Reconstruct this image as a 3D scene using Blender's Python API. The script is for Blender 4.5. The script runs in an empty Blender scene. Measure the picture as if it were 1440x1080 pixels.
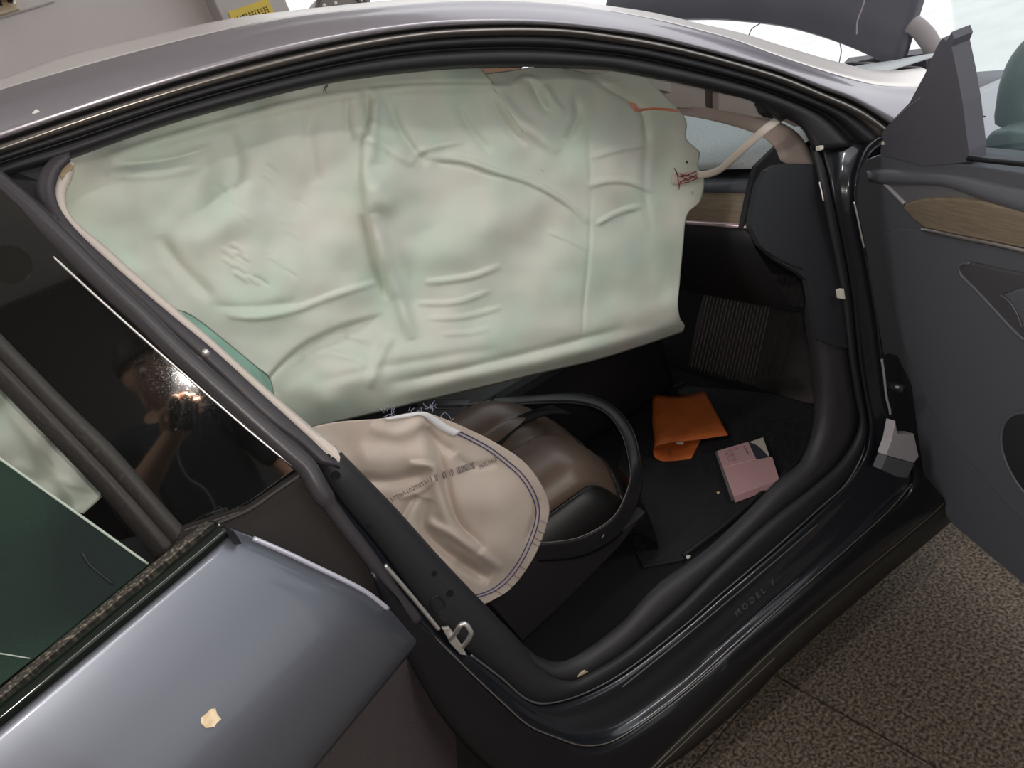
import bpy, bmesh, math, random
import numpy as np
from mathutils import Vector as V, Matrix, noise
random.seed(7)
D = bpy.data
SC = bpy.context.scene
COL = SC.collection

# ------------------------------------------------------------------ camera
CAM = V((-.132, -.846, 1.436))
YAW, PITCH, ROLL = .3481, .4295, .3776
FPX = 1000.0
_f = V((math.sin(YAW)*math.cos(PITCH), math.cos(YAW)*math.cos(PITCH), -math.sin(PITCH)))
_r = V((math.cos(YAW), -math.sin(YAW), 0))
_d = _f.cross(_r)
AX = math.cos(ROLL)*_r + math.sin(ROLL)*_d
AY = -math.sin(ROLL)*_r + math.cos(ROLL)*_d
AZ = _f
cd = D.cameras.new('camera'); cam = D.objects.new('camera', cd); COL.objects.link(cam)
cd.sensor_width = 36; cd.lens = 36*FPX/1440; cd.clip_start = .005; cd.clip_end = 200
m = Matrix.Identity(4)
for i in range(3):
    m[i][0] = AX[i]; m[i][1] = -AY[i]; m[i][2] = -AZ[i]; m[i][3] = CAM[i]
cam.matrix_world = m
SC.camera = cam

# ------------------------------------------------------------------ world, exposure, lamps
w = D.worlds.new('overcast_sky'); SC.world = w; w.use_nodes = True
bg = w.node_tree.nodes['Background']
bg.inputs[0].default_value = (.97, .985, 1.0, 1)
bg.inputs[1].default_value = 1.25
SC.view_settings.view_transform = 'Standard'
SC.view_settings.look = 'None'
SC.view_settings.gamma = 1
SC.view_settings.use_curve_mapping = False
SC.view_settings.exposure = 0.0
# the phone's torch next to its lens
tl = D.lights.new('phone_torch', 'POINT'); tl.energy = 16.5; tl.shadow_soft_size = .006
tl.color = (1, .93, .84)
torch = D.objects.new('phone_torch', tl); COL.objects.link(torch)
torch.location = CAM + AX*.012 + AY*-.012 + AZ*.004
# fill lamps added out of view to brighten the walls and ceiling
FILL_LAMPS = [(-1.6, -.8), (1.4, -2.2)]
for tx, ty in FILL_LAMPS:
    al = D.lights.new('fill_light', 'AREA'); al.shape = 'RECTANGLE'; al.size = 1.2; al.size_y = .1
    al.energy = 26; al.color = (1, .97, .93)
    ao = D.objects.new('fill_light', al); COL.objects.link(ao); ao.location = (tx, ty, 3.13)

# ------------------------------------------------------------------ pixel -> point in space
def ray(px, py):
    return AX*((px-720)/FPX) + AY*((py-540)/FPX) + AZ
def plane(n, k):
    n = V(n)
    def f(px, py):
        d = ray(px, py)
        return CAM + d*((k - n.dot(CAM))/n.dot(d))
    return f
def Yp(y): return plane((0, 1, 0), y)
def Zp(z): return plane((0, 0, 1), z)
def Xp(x): return plane((1, 0, 0), x)
TUM = .32
def S(z):
    if z < .45: return .01
    if z < 1.0: return .01 + (z-.45)/.55*.03
    return .04 + (z-1.0)*TUM
def Sd(off=0.0):
    def f(px, py):
        d = ray(px, py)
        g = lambda t: (CAM+d*t).y - S((CAM+d*t).z) - off
        a = .2; b = a
        while g(b) < 0 and b < 6: a = b; b += .05
        for i in range(26):
            q = (a+b)/2
            if g(q) < 0: a = q
            else: b = q
        return CAM + d*b
    return f
def pts(f, lst): return [f(*p[:2]) for p in lst]

# ------------------------------------------------------------------ materials
MATS = {}
def mat(name, col, rough=.5, metal=0, col2=None, nscale=40, ndetail=4, bump=0, bscale=200, coat=0, spec=.5,
        dust=None, dust_amt=0.0, dust_scale=30, emis=None, trans=0, alpha=1, ior=1.45, droughen=.5, stretch=None, lo=.4, hi=.6):
    if name in MATS: return MATS[name]
    M = D.materials.new(name); M.use_nodes = True
    nt = M.node_tree; b = nt.nodes['Principled BSDF']
    b.inputs['Roughness'].default_value = rough
    b.inputs['Metallic'].default_value = metal
    b.inputs['Specular IOR Level'].default_value = spec
    b.inputs['Coat Weight'].default_value = coat
    b.inputs['Coat Roughness'].default_value = .06
    b.inputs['IOR'].default_value = ior
    b.inputs['Transmission Weight'].default_value = trans
    b.inputs['Alpha'].default_value = alpha
    b.inputs['Base Color'].default_value = (*col, 1)
    tc = nt.nodes.new('ShaderNodeTexCoord')
    src = tc.outputs['Object']
    if stretch:
        mp = nt.nodes.new('ShaderNodeMapping'); mp.inputs['Scale'].default_value = stretch
        nt.links.new(src, mp.inputs[0]); src = mp.outputs[0]
    cur = None
    def nz(scale, det):
        n = nt.nodes.new('ShaderNodeTexNoise'); n.inputs['Scale'].default_value = scale
        n.inputs['Detail'].default_value = det; nt.links.new(src, n.inputs['Vector']); return n
    if col2:
        n = nz(nscale, ndetail); r = nt.nodes.new('ShaderNodeValToRGB')
        r.color_ramp.elements[0].position = lo; r.color_ramp.elements[1].position = hi
        r.color_ramp.elements[0].color = (*col, 1); r.color_ramp.elements[1].color = (*col2, 1)
        nt.links.new(n.outputs[0], r.inputs[0]); cur = r.outputs[0]
        nt.links.new(cur, b.inputs['Base Color'])
    if dust:
        n = nz(dust_scale, 8); r = nt.nodes.new('ShaderNodeMapRange')
        r.inputs[1].default_value = .5; r.inputs[2].default_value = .75; r.inputs[4].default_value = dust_amt
        nt.links.new(n.outputs[0], r.inputs[0])
        mx = nt.nodes.new('ShaderNodeMixRGB'); mx.inputs[1].default_value = (*col, 1); mx.inputs[2].default_value = (*dust, 1)
        if cur: nt.links.new(cur, mx.inputs[1])
        nt.links.new(r.outputs[0], mx.inputs[0]); nt.links.new(mx.outputs[0], b.inputs['Base Color'])
        rr = nt.nodes.new('ShaderNodeMapRange'); rr.inputs[3].default_value = rough; rr.inputs[4].default_value = min(1, rough+droughen)
        rr.inputs[2].default_value = max(dust_amt, .01)
        nt.links.new(r.outputs[0], rr.inputs[0]); nt.links.new(rr.outputs[0], b.inputs['Roughness'])
    if bump:
        n = nz(bscale, 3); bn = nt.nodes.new('ShaderNodeBump'); bn.inputs['Strength'].default_value = bump
        bn.inputs['Distance'].default_value = .002
        nt.links.new(n.outputs[0], bn.inputs['Height']); nt.links.new(bn.outputs[0], b.inputs['Normal'])
    if emis:
        b.inputs['Emission Color'].default_value = (*emis[0], 1); b.inputs['Emission Strength'].default_value = emis[1]
    MATS[name] = M
    return M

PAINT = mat('midnight_grey_paint', (.37, .35, .39), .32, .7, coat=.6, dust=(.42, .41, .43), dust_amt=.08, dust_scale=300, droughen=.08)
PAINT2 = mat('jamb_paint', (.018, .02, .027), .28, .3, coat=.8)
BLACKG = mat('piano_black_glass', (.004, .0045, .0045), .03, 0, spec=.5, dust=(.30, .25, .18), dust_amt=.045, dust_scale=700, ior=2.3, droughen=.05)
RUB = mat('black_rubber', (.014, .014, .017), .5, 0, bump=.1, bscale=400)
RUBL = mat('worn_seal_rubber', (.045, .041, .046), .36, 0, bump=.1, bscale=400)
RUBD = mat('dusty_rubber', (.026, .024, .023), .55, 0, dust=(.16, .14, .11), dust_amt=.25, dust_scale=300)
PLAS = mat('black_plastic', (.022, .022, .026), .55, 0, bump=.15, bscale=900)
FLANGE = mat('flange_paint', (.045, .04, .047), .45, .1)
DOORP = mat('door_card_plastic', (.14, .15, .178), .6, 0, bump=.15, bscale=1200)
DOORS = mat('door_satin_vinyl', (.16, .165, .195), .34, 0, bump=.08, bscale=900)
BEIGE = mat('cream_trim', (.62, .55, .50), .7, 0, bump=.1, bscale=900)
TAUPE = mat('taupe_pillar_fabric', (.42, .35, .32), .85, 0, bump=.15, bscale=700)
CARPET = mat('black_carpet', (.007, .007, .009), .95, 0, bump=.4, bscale=500)
MATR = mat('floor_mat_rubber', (.016, .016, .019), .55, 0, bump=.25, bscale=500, dust=(.08, .075, .07), dust_amt=.15, dust_scale=90)
MATS_ = mat('lit_rib_rubber', (.115, .098, .104), .42, 0, bump=.2, bscale=500, dust=(.12, .11, .11), dust_amt=.2, dust_scale=90)  # lighter copy of the mat rubber, with the slope's stronger light painted in
LEATH = mat('black_leather', (.009, .008, .008), .4, 0, bump=.12, bscale=450)
LEATHB = mat('brown_sheen_leather', (.14, .098, .078), .34, 0, bump=.12, bscale=450)  # brown stands for light reflected on the black cushion top
STEEL = mat('bright_steel', (.86, .83, .80), .36, .75)
DASHT = mat('grey_dash_foam', (.50, .54, .56), .8, 0, col2=(.62, .66, .68), nscale=350, bump=.4, bscale=600)
WOOD = mat('ash_wood', (.27, .215, .155), .5, 0, col2=(.33, .27, .20), nscale=22, stretch=(1, 1, 14), bump=.05, bscale=90)
ALU = mat('brushed_aluminium', (.72, .66, .66), .35, .9)
GLASSG = mat('tinted_glass_green_glows', (.003, .010, .007), .02, 0, spec=.22, alpha=.965, col2=(.015, .040, .025), nscale=3.2, ndetail=2, dust=(.10, .16, .10), dust_amt=.05, dust_scale=500, droughen=.1)  # mottled green stands for the glows in the rear pane
HOODP = mat('hood_paint', (.09, .09, .115), .55, .2, coat=.15, dust=(.22, .21, .24), dust_amt=.3, dust_scale=20)
PINK = mat('pink_card', (.66, .40, .42), .75)
ORANGE = mat('orange_card', (.66, .17, .035), .7, 0, col2=(.58, .14, .03), nscale=20)
PAPER = mat('white_paper', (.75, .72, .66), .8)
INK = mat('black_ink', (.05, .04, .05), .8)
INKG = mat('grey_ink', (.20, .165, .17), .8)
def clear_glass(name, tint, refl=.08):
    M = D.materials.new(name); M.use_nodes = True; nt = M.node_tree; nt.nodes.clear()
    o = nt.nodes.new('ShaderNodeOutputMaterial'); t = nt.nodes.new('ShaderNodeBsdfTransparent'); t.inputs[0].default_value = (*tint, 1)
    g = nt.nodes.new('ShaderNodeBsdfGlossy'); g.inputs['Roughness'].default_value = .02
    lw = nt.nodes.new('ShaderNodeLayerWeight'); lw.inputs[0].default_value = .5
    pw = nt.nodes.new('ShaderNodeMath'); pw.operation = 'POWER'; pw.inputs[1].default_value = 4
    nt.links.new(lw.outputs['Facing'], pw.inputs[0])
    f = nt.nodes.new('ShaderNodeMath'); f.operation = 'MULTIPLY_ADD'; f.inputs[1].default_value = .9; f.inputs[2].default_value = .04
    nt.links.new(pw.outputs[0], f.inputs[0])
    x = nt.nodes.new('ShaderNodeMixShader')
    nt.links.new(f.outputs[0], x.inputs[0]); nt.links.new(t.outputs[0], x.inputs[1]); nt.links.new(g.outputs[0], x.inputs[2])
    nt.links.new(x.outputs[0], o.inputs[0]); return M
CLEAR = clear_glass('clear_glass', (.95, .985, .985))
WIND = clear_glass('windscreen_glass', (.86, .9, .9))

# ------------------------------------------------------------------ object helpers
def tag(o, label=None, cat=None, group=None, kind=None):
    if label: o['label'] = label
    if cat: o['category'] = cat
    if group: o['group'] = group
    if kind: o['kind'] = kind
    return o
def empty(name, loc, label=None, cat=None, group=None):
    o = D.objects.new(name, None); o.empty_display_size = .05; COL.objects.link(o); o.location = loc
    return tag(o, label, cat, group)
def base_loc(o):
    l = V((0, 0, 0))
    while o is not None: l = l + V(o.location); o = o.parent
    return l
def mesh(name, verts, faces, M, parent=None, smooth=True, mods=()):
    vs = [V(v) for v in verts]
    lo = V((min(v.x for v in vs), min(v.y for v in vs), min(v.z for v in vs)))
    hi = V((max(v.x for v in vs), max(v.y for v in vs), max(v.z for v in vs)))
    org = V(((lo.x+hi.x)/2, (lo.y+hi.y)/2, lo.z))
    me = D.meshes.new(name); me.from_pydata([tuple(v-org) for v in vs], [], faces); me.update()
    bm = bmesh.new(); bm.from_mesh(me); bmesh.ops.recalc_face_normals(bm, faces=bm.faces); bm.to_mesh(me); bm.free()
    if smooth:
        me.polygons.foreach_set('use_smooth', [True]*len(me.polygons))
    o = D.objects.new(name, me); COL.objects.link(o)
    if isinstance(M, (list, tuple)):
        for x in M: me.materials.append(x)
    elif M: me.materials.append(M)
    if parent is not None:
        o.parent = parent; o.location = org - base_loc(parent)
    else: o.location = org
    for kind, kw in mods:
        md = o.modifiers.new(kind.lower(), kind)
        for k, v in kw.items(): setattr(md, k, v)
    return o
def cr(p, n, closed=False):
    """Catmull-Rom through p, resampled to n points evenly along its length."""
    p = [V(q) for q in p]
    if closed: ext = [p[-1]] + p + [p[0], p[1]]
    else: ext = [p[0]*2-p[1]] + p + [p[-1]*2-p[-2]]
    out = []
    segs = len(p) if closed else len(p)-1
    for i in range(segs):
        a, b, c, d = ext[i:i+4]
        t0 = 0; t1 = t0+max((b-a).length, 1e-6)**.5; t2 = t1+max((c-b).length, 1e-6)**.5; t3 = t2+max((d-c).length, 1e-6)**.5
        for k in range(12):
            t = t1+(t2-t1)*k/12
            A1 = a*((t1-t)/(t1-t0))+b*((t-t0)/(t1-t0)); A2 = b*((t2-t)/(t2-t1))+c*((t-t1)/(t2-t1)); A3 = c*((t3-t)/(t3-t2))+d*((t-t2)/(t3-t2))
            B1 = A1*((t2-t)/(t2-t0))+A2*((t-t0)/(t2-t0)); B2 = A2*((t3-t)/(t3-t1))+A3*((t-t1)/(t3-t1))
            out.append(B1*((t2-t)/(t2-t1))+B2*((t-t1)/(t2-t1)))
    out.append(p[0].copy() if closed else p[-1].copy())
    L = [0]
    for i in range(1, len(out)): L.append(L[-1]+(out[i]-out[i-1]).length)
    res = []; j = 0
    m_ = n if closed else n-1
    for i in range(n):
        s = L[-1]*i/m_
        while j < len(L)-2 and L[j+1] < s: j += 1
        u = (s-L[j])/max(L[j+1]-L[j], 1e-9)
        res.append(out[j].lerp(out[j+1], min(max(u, 0), 1)))
    return res
def cr2(p, n, closed=False):
    return [(q.x, q.y) for q in cr([V((a[0], a[1], 0)) for a in p], n, closed)]
def strip(name, rows, M, parent, n=60, sub=1, thick=.0025, ends=False):
    R = [cr(r, n) for r in rows]
    if sub > 1 and len(R) > 2:
        R2 = []
        cols = [cr([r[i] for r in R], (len(R)-1)*sub+1) for i in range(n)]
        R = [[c[k] for c in cols] for k in range(len(cols[0]))]
    elif sub > 1:
        R = [[R[0][i].lerp(R[1][i], k/sub) for i in range(n)] for k in range(sub+1)]
    nr = len(R); verts = [v for r in R for v in r]
    faces = [(a*n+i, a*n+i+1, (a+1)*n+i+1, (a+1)*n+i) for a in range(nr-1) for i in range(n-1)]
    mods = [('SOLIDIFY', dict(thickness=thick, offset=0))] if thick else []
    return mesh(name, verts, faces, M, parent, True, mods)
def prism(name, poly, ext, M, parent=None, bevel=0, smooth=False, segs=2):
    """A polygon with depth: outline poly (3D), carried along ext."""
    n = len(poly); ext = V(ext)
    verts = [V(p) for p in poly]+[V(p)+ext for p in poly]
    faces = [tuple(range(n)), tuple(range(2*n-1, n-1, -1))]+[(i, (i+1) % n, n+(i+1) % n, n+i) for i in range(n)]
    bm = bmesh.new(); bv = [bm.verts.new(v) for v in verts]
    for f in faces: bm.faces.new([bv[i] for i in f])
    bmesh.ops.recalc_face_normals(bm, faces=bm.faces)
    if bevel:
        bm.verts.ensure_lookup_table()
        es = [e for e in bm.edges if any(len(f.verts) == n for f in e.link_faces)]
        try: bmesh.ops.bevel(bm, geom=es, offset=bevel, segments=segs, affect='EDGES', clamp_overlap=True, profile=.6)
        except Exception: pass
    big = [f for f in bm.faces if len(f.verts) > 4]
    if big: bmesh.ops.triangulate(bm, faces=big, ngon_method='EAR_CLIP')
    bm.verts.index_update()
    vs = [v.co.copy() for v in bm.verts]; fs = [tuple(v.index for v in f.verts) for f in bm.faces]; bm.free()
    o = mesh(name, vs, fs, M, parent, smooth)
    return o
def tube(name, path, r, M, parent=None, n=None, seg=8, flat=1.0, up=None, closed=False):
    n = n or max(8, len(path)*6)
    P = cr(path, n, closed)
    verts = []; faces = []
    rr = r if callable(r) else (lambda u: r)
    ref = V(up) if up is not None else V((.3, .5, .8))
    for i, p in enumerate(P):
        if closed: t = P[(i+1) % n]-P[i-1]
        else: t = P[min(i+1, n-1)]-P[max(i-1, 0)]
        t.normalize()
        a = t.cross(ref)
        if a.length < 1e-4: a = t.cross(V((1, 0, 0)))
        a.normalize(); b = t.cross(a)
        q = rr(i/max(n-1, 1))
        for k in range(seg):
            an = 2*math.pi*k/seg
            verts.append(p+a*(math.cos(an)*q)+b*(math.sin(an)*q*flat))
    m_ = n if closed else n-1
    for i in range(m_):
        for k in range(seg):
            j = (i+1) % n
            faces.append((i*seg+k, i*seg+(k+1) % seg, j*seg+(k+1) % seg, j*seg+k))
    if not closed:
        faces.append(tuple(range(seg))); faces.append(tuple(range((n-1)*seg, n*seg)))
    return mesh(name, verts, faces, M, parent)
def box(name, lo, hi, M, parent=None, bevel=.01, segs=2, kind=None):
    lo, hi = V(lo), V(hi)
    poly = [V((lo.x, lo.y, lo.z)), V((hi.x, lo.y, lo.z)), V((hi.x, hi.y, lo.z)), V((lo.x, hi.y, lo.z))]
    bm = bmesh.new(); vs = [bm.verts.new(p) for p in poly]+[bm.verts.new(p+V((0, 0, hi.z-lo.z))) for p in poly]
    for f in ((0, 3, 2, 1), (4, 5, 6, 7), (0, 1, 5, 4), (1, 2, 6, 5), (2, 3, 7, 6), (3, 0, 4, 7)): bm.faces.new([vs[i] for i in f])
    if bevel: bmesh.ops.bevel(bm, geom=bm.edges[:], offset=bevel, segments=segs, affect='EDGES', profile=.5)
    bm.verts.index_update()
    v_ = [v.co.copy() for v in bm.verts]; f_ = [tuple(v.index for v in f.verts) for f in bm.faces]; bm.free()
    o = mesh(name, v_, f_, M, parent, False)
    if kind: o['kind'] = kind
    return o
def profile(name, prof, y0, y1, M, parent, n=10, bulge=None):
    """An x-z outline carried along Y."""
    k = len(prof); verts = []; faces = []
    for i in range(n+1):
        y = y0+(y1-y0)*i/n
        dx = bulge(i/n) if bulge else 0
        verts += [V((p[0]+dx, y, p[1])) for p in prof]
    for i in range(n):
        for j in range(k-1): faces.append((i*k+j, i*k+j+1, (i+1)*k+j+1, (i+1)*k+j))
    return mesh(name, verts, faces, M, parent, True, [('SOLIDIFY', dict(thickness=.004, offset=0))])
def text(name, body, size, M, parent, frame, depth=.0004, spacing=1.0, align='LEFT'):
    """Lettering as a mesh, laid out in the frame (origin, x axis, y axis)."""
    cu = D.curves.new(name, 'FONT'); cu.body = body; cu.size = size; cu.extrude = depth; cu.space_character = spacing
    cu.align_x = align; cu.resolution_u = 3
    t = D.objects.new(name+'_src', cu); COL.objects.link(t)
    dg = bpy.context.evaluated_depsgraph_get()
    me = D.meshes.new_from_object(t.evaluated_get(dg))
    o_, x, y = frame; x = x.normalized(); z = x.cross(y).normalized(); y = z.cross(x)
    vs = [o_+x*v.co.x+y*v.co.y+z*v.co.z for v in me.vertices]; fs = [tuple(p.vertices) for p in me.polygons]
    D.objects.remove(t); D.curves.remove(cu); D.meshes.remove(me)
    return mesh(name, vs, fs, M, parent, False)
# ================================================================== the setting
FLOORM = mat('grout', (.12, .09, .06), .95)
TILEM = mat('flamed_granite', (.030, .023, .018), .75, 0, col2=(.25, .195, .145), nscale=140, ndetail=9, bump=.35, bscale=260, lo=.38, hi=.72)
WALLM = mat('pale_grey_wall', (.76, .70, .68), .85, 0, col2=(.80, .74, .715), nscale=3)
COLM = mat('column_plaster', (.56, .52, .50), .85)
def struct(o): o['kind'] = 'structure'; return o
floor = struct(box('floor', (-5, -5, -.12), (2.3, 2.6, -.012), FLOORM, None, 0))
# granite slabs, joints left open between them
ang = math.atan2(.048, .337)
A0 = Zp(0)(1097, 953)
ex = V((math.cos(ang), math.sin(ang), 0)); ey = V((-math.sin(ang), math.cos(ang), 0)); TS = .8
tile0 = None
for i in range(-5, 6):
    for j in range(-5, 5):
        c = A0 + ex*((i+.5)*TS) + ey*((j+.5)*TS + .02) + V((0, 0, 0))
        c.z = 0
        if not (-4 < c.x < 1.9 and -4 < c.y < 2.2): continue
        if tile0 is None:
            h = TS/2-.002
            tile0 = box('tile', (-h, -h, -.03), (h, h, 0), TILEM, None, .002, 1)
            tile0.data.transform(Matrix.Translation(V((0, 0, tile0.location.z)))); t = tile0
        else:
            t = tile0.copy(); COL.objects.link(t)
        t.parent = floor
        t.location = c - V(floor.location)
        t.rotation_euler = (0, 0, ang)
wl = struct(box('wall_left', (-4, 2.42, 0), (.50, 2.6, 3.2), WALLM, None, 0))
for k, (a, b) in enumerate((((-4, 2.405, 0), (-.22, 2.42, 1.0)), )):
    pass
# the upper wall panel stands proud of the lower one: its lower edge is the seam seen at the top left
q0 = Yp(2.42)(0, 27); q1 = Yp(2.42)(76, -1)
up = struct(box('trim_1', (-4, 2.408, q0.z), (q1.x, 2.42, 3.2), WALLM, None, .004, 1))
cq = Yp(2.25)(300, 0); cq2 = Yp(2.25)(398, 2)
column = struct(box('wall_column', (cq.x, 2.25, 0), (cq2.x+.012, 2.7, 3.2), COLM, None, .006, 2))
wr = struct(box('wall_back', (-4.2, -4.2, 0), (-4, 2.6, 3.2), WALLM, None, 0))
wq = struct(box('wall_right', (-4.2, -4.4, 0), (1.5, -4.2, 3.2), mat('dark_wall', (.09, .085, .08), .9), None, 0))
ce = struct(box('ceiling', (-4.2, -4.4, 3.2), (1.5, 2.6, 3.35), WALLM, None, 0))
YARD = mat('pale_concrete_yard', (.80, .80, .78), .9, 0, col2=(.86, .86, .84), nscale=2)
struct(box('trim_2', (2.3, -8, -.10), (16, 14, -.02), YARD, None, 0)); struct(box('trim_3', (-5, 2.6, -.10), (2.3, 14, -.02), YARD, None, 0))
for tx, ty in FILL_LAMPS:  # housings for the added fill lamps
    lamp = empty('fill_lamp', (tx, ty, 3.14), 'white housing of an added fill lamp near the back wall' if tx < 0 else 'white housing of an added fill lamp near the right wall', 'lamp')
    box('housing', (tx-.63, ty-.07, 3.145), (tx+.63, ty+.07, 3.2), PAPER, lamp, .01)
# yellow notice on the column
SIGN = mat('yellow_sign', (.80, .60, .10), .6)
f = Yp(2.247)
pl_, pr_, tl_ = f(327, 27), f(383, 9), f(326, 22)
hx = (pr_-f(326, 29)).normalized()
s0 = f(328, 33); sw = (f(385, 17)-f(327, 30)).length; sh = .058
sign = empty('notice', (s0.x+sw/2, 2.247, s0.z-.02), 'small yellow notice with a row of black characters on the wall column', 'sign')
sx = V((1, 0, .015)).normalized(); sz = V((0, 0, 1))
o_ = V((s0.x, 2.247, s0.z-.03))
prism('plate', [o_, o_+sx*sw, o_+sx*sw+sz*sh*1.2, o_+sz*sh*1.2], (0, -.003, 0), SIGN, sign, .001)
# illegible character strokes, one raised piece
rnd = random.Random(3)
v_ = []; f_ = []
for k in range(11):
    x0 = .018+k*(sw-.03)/11
    for s in range(3):
        zz = o_+sx*(x0+rnd.uniform(0, .004))+sz*(.026+.008*s)+V((0, -.0036, 0)); ww = rnd.uniform(.004, .009); n = len(v_)
        v_ += [zz, zz+sx*ww, zz+sx*ww+sz*.003, zz+sz*.003]; f_.append((n, n+1, n+2, n+3))
    zz = o_+sx*(x0+.004)+sz*.024+V((0, -.0036, 0)); n = len(v_)
    v_ += [zz, zz+sx*.002, zz+sx*.002+sz*.024, zz+sz*.024]; f_.append((n, n+1, n+2, n+3))
mesh('lettering', v_, f_, INK, sign, False)['kind'] = 'stuff'
# brass and black fitting at the top left
BRASS = mat('worn_brass', (.75, .55, .30), .35, .8)
f = Yp(2.40)
c = f(8, 4)
fit = empty('pipe_fitting', (c.x, 2.40, c.z-.03), 'brass and black fitting on the wall above the rear of the roof', 'fitting')
tube('pipe', [c+V((-.12, -.03, .05)), c+V((-.03, -.035, .012)), c+V((.02, -.035, -.002))], .012, BRASS, fit)
tube('black_cap', [c+V((-.035, -.05, .012)), c+V((-.008, -.052, .004))], .022, RUB, fit)
tube('nut', [c+V((.012, -.045, .002)), c+V((.026, -.045, -.004))], .014, RUB, fit, seg=6)
tube('screw', [c+V((.022, -.05, -.022)), c+V((.03, -.05, -.012))], .007, STEEL, fit)
prism('back_plate', [c+V((-.14, .008, -.03)), c+V((.028, .008, -.03)), c+V((.036, .008, .0)), c+V((.036, .008, .06)), c+V((-.14, .008, .06))], (0, -.018, 0), mat('pale_brass', (.78, .66, .48), .5, .3), fit, .003)
# rounded grey cover with rivets far behind the roof
DRUM = mat('grey_drum', (.20, .175, .16), .6)
f = Yp(3.0)
ce_ = f(480, 22); rr = (f(480, -9)-ce_).length
drum = empty('wheel_cover', (ce_.x, 3.0, 0), 'dark rounded grey machine cover with pale rivets behind the roof', 'cover')
ring = [ce_+V((math.cos(a), 0, math.sin(a)))*rr*1.25*V((1, 1, 1)).x for a in [2*math.pi*i/40 for i in range(40)]]
prism('drum', ring, (0, .25, 0), DRUM, drum, .02, True)
tube('rim', [p+V((0, -.004, 0)) for p in ring], .008, mat('grey_rim', (.12, .11, .10), .5), drum, n=60, closed=True)
for px, py in ((455, 8), (471, 5)):
    p = f(px, py); tube('rivet', [p+V((0, -.02, 0)), p+V((0, .01, 0))], .007, PAPER, drum)
box('stand', (ce_.x-.08, 3.03, 0), (ce_.x+.08, 3.2, ce_.z), DRUM, drum, .02)
p = f(517, 0)
post = empty('door_post', (p.x, 3.0, 0), 'narrow grey brown post behind the roof right of the machine cover', 'post')
box('post_body', (p.x-.012, 3.0, .02), (p.x+.012, 3.05, 2.6), DRUM, post, .004)
box('base', (p.x-.06, 2.95, 0), (p.x+.06, 3.1, .02), DRUM, post, .004)

# ================================================================== the car
car = empty('car', (.3, .8, 0), 'dark grey car with both right side doors open and its airbags burst', 'car')
def P(lst, f): return [f(*q) for q in lst]
# ---- roof rail
T1 = [(-80, 141), (0, 115), (100, 80), (200, 56), (327, 29), (480, 10), (613, -2), (700, -4), (800, 2), (860, 10), (920, 19), (998, 37), (1054, 50), (1095, 63), (1134, 75), (1179, 88), (1240, 101), (1305, 98)]
T1b = [(-80, 155), (0, 128), (150, 85), (300, 47), (400, 26), (480, 16), (613, 4), (700, 2), (800, 8), (860, 17), (920, 28), (978, 42), (1033, 57), (1095, 80), (1200, 113), (1240, 121), (1292, 123)]
T2m = [(-80, 182), (0, 155), (150, 108), (300, 72), (400, 45), (480, 32), (613, 19), (700, 18), (800, 23), (860, 32), (920, 41), (978, 55), (1033, 70), (1095, 90), (1200, 127), (1240, 142), (1280, 150)]
T3 = [(-80, 223), (0, 196), (100, 162), (200, 129), (300, 99), (400, 74), (489, 55), (556, 44), (622, 37), (720, 34), (780, 36), (880, 47), (920, 54), (978, 68), (1037, 84), (1095, 101), (1153, 124), (1200, 142), (1247, 171), (1262, 182)]
sh = lambda lst, dy, dx=0: [(a+dx, b+dy) for a, b in lst]
T4 = [(-80, 239), (0, 212), (100, 177), (200, 144), (300, 114), (400, 88), (489, 68), (556, 56), (622, 48), (720, 44), (800, 46), (880, 57), (920, 64), (978, 77), (1037, 93), (1095, 111), (1153, 135), (1200, 156), (1247, 186), (1258, 198)]
T6 = [(-80, 275), (0, 250), (60, 233), (100, 222), (147, 205), (233, 175), (333, 147), (400, 130), (480, 113), (580, 100), (672, 94), (773, 94), (857, 98), (903, 107), (960, 118), (1020, 132), (1060, 143), (1085, 160), (1110, 168), (1128, 180), (1138, 196), (1143, 212)]
def mixrow(a, b, u, n=24):
    A = cr2(a, n); B = cr2(b, n)
    return [(p[0]*(1-u)+q[0]*u, p[1]*(1-u)+q[1]*u) for p, q in zip(A, B)]
r1 = P(T1, Sd(.12))
roof_side = strip('roof_rail', [[p+V((0, .05, -.01)) for p in P(T1b, Sd(.05))], P(T1b, Sd(.045)), P(mixrow(T1b, T2m, .5), Sd(.024)), P(T2m, Sd(.008)), P(sh(T3, -3), Sd(-.002)), P(T3, Sd(.004))], PAINT, car, 110, 4)
strip('roof_reflection_strip', [[p+V((0, .01, .004)) for p in P(T1, Sd(.12))], P(T1, Sd(.118)), P(mixrow(T1, T1b, .5), Sd(.078)), P(T1b, Sd(.042)), P(sh(T1b, 1), Sd(.046))], mat('roof_edge_reflection', (.88, .84, .82), .38, .6), car, 100, 2, .001)  # pale strip stands in for the bright reflection along the roof
strip('roof_panel', [[p+V((0, .01, .001)) for p in P(T1[:11], Sd(.12))], [p+V((0, .25, .022)) for p in P(T1[:11], Sd(.12))], [p+V((0, .62, .03)) for p in P(T1[:11], Sd(.12))], [p+V((0, 1.1, .0)) for p in P(T1[:11], Sd(.12))]], mat('dark_roof_glass', (.01, .011, .013), .04), car, 40, 3, .004)
strip('drip_gap', [P(T3, Sd(.004)), P(sh(T3, 2), Sd(.02)), P(mixrow(T3, T4, .5), Sd(.02))], RUB, car, 90, 2)
strip('drip_lip', [P(mixrow(T3, T4, .35), Sd(.018)), P(mixrow(T3, T4, .55), Sd(.004)), P(mixrow(T3, T4, .8), Sd(.0)), P(T4, Sd(.003)), P(mixrow(T4, T6, .1), Sd(.012))], mat('lip_moulding', (.27, .25, .235), .3, .85), car, 110, 3)
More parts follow.
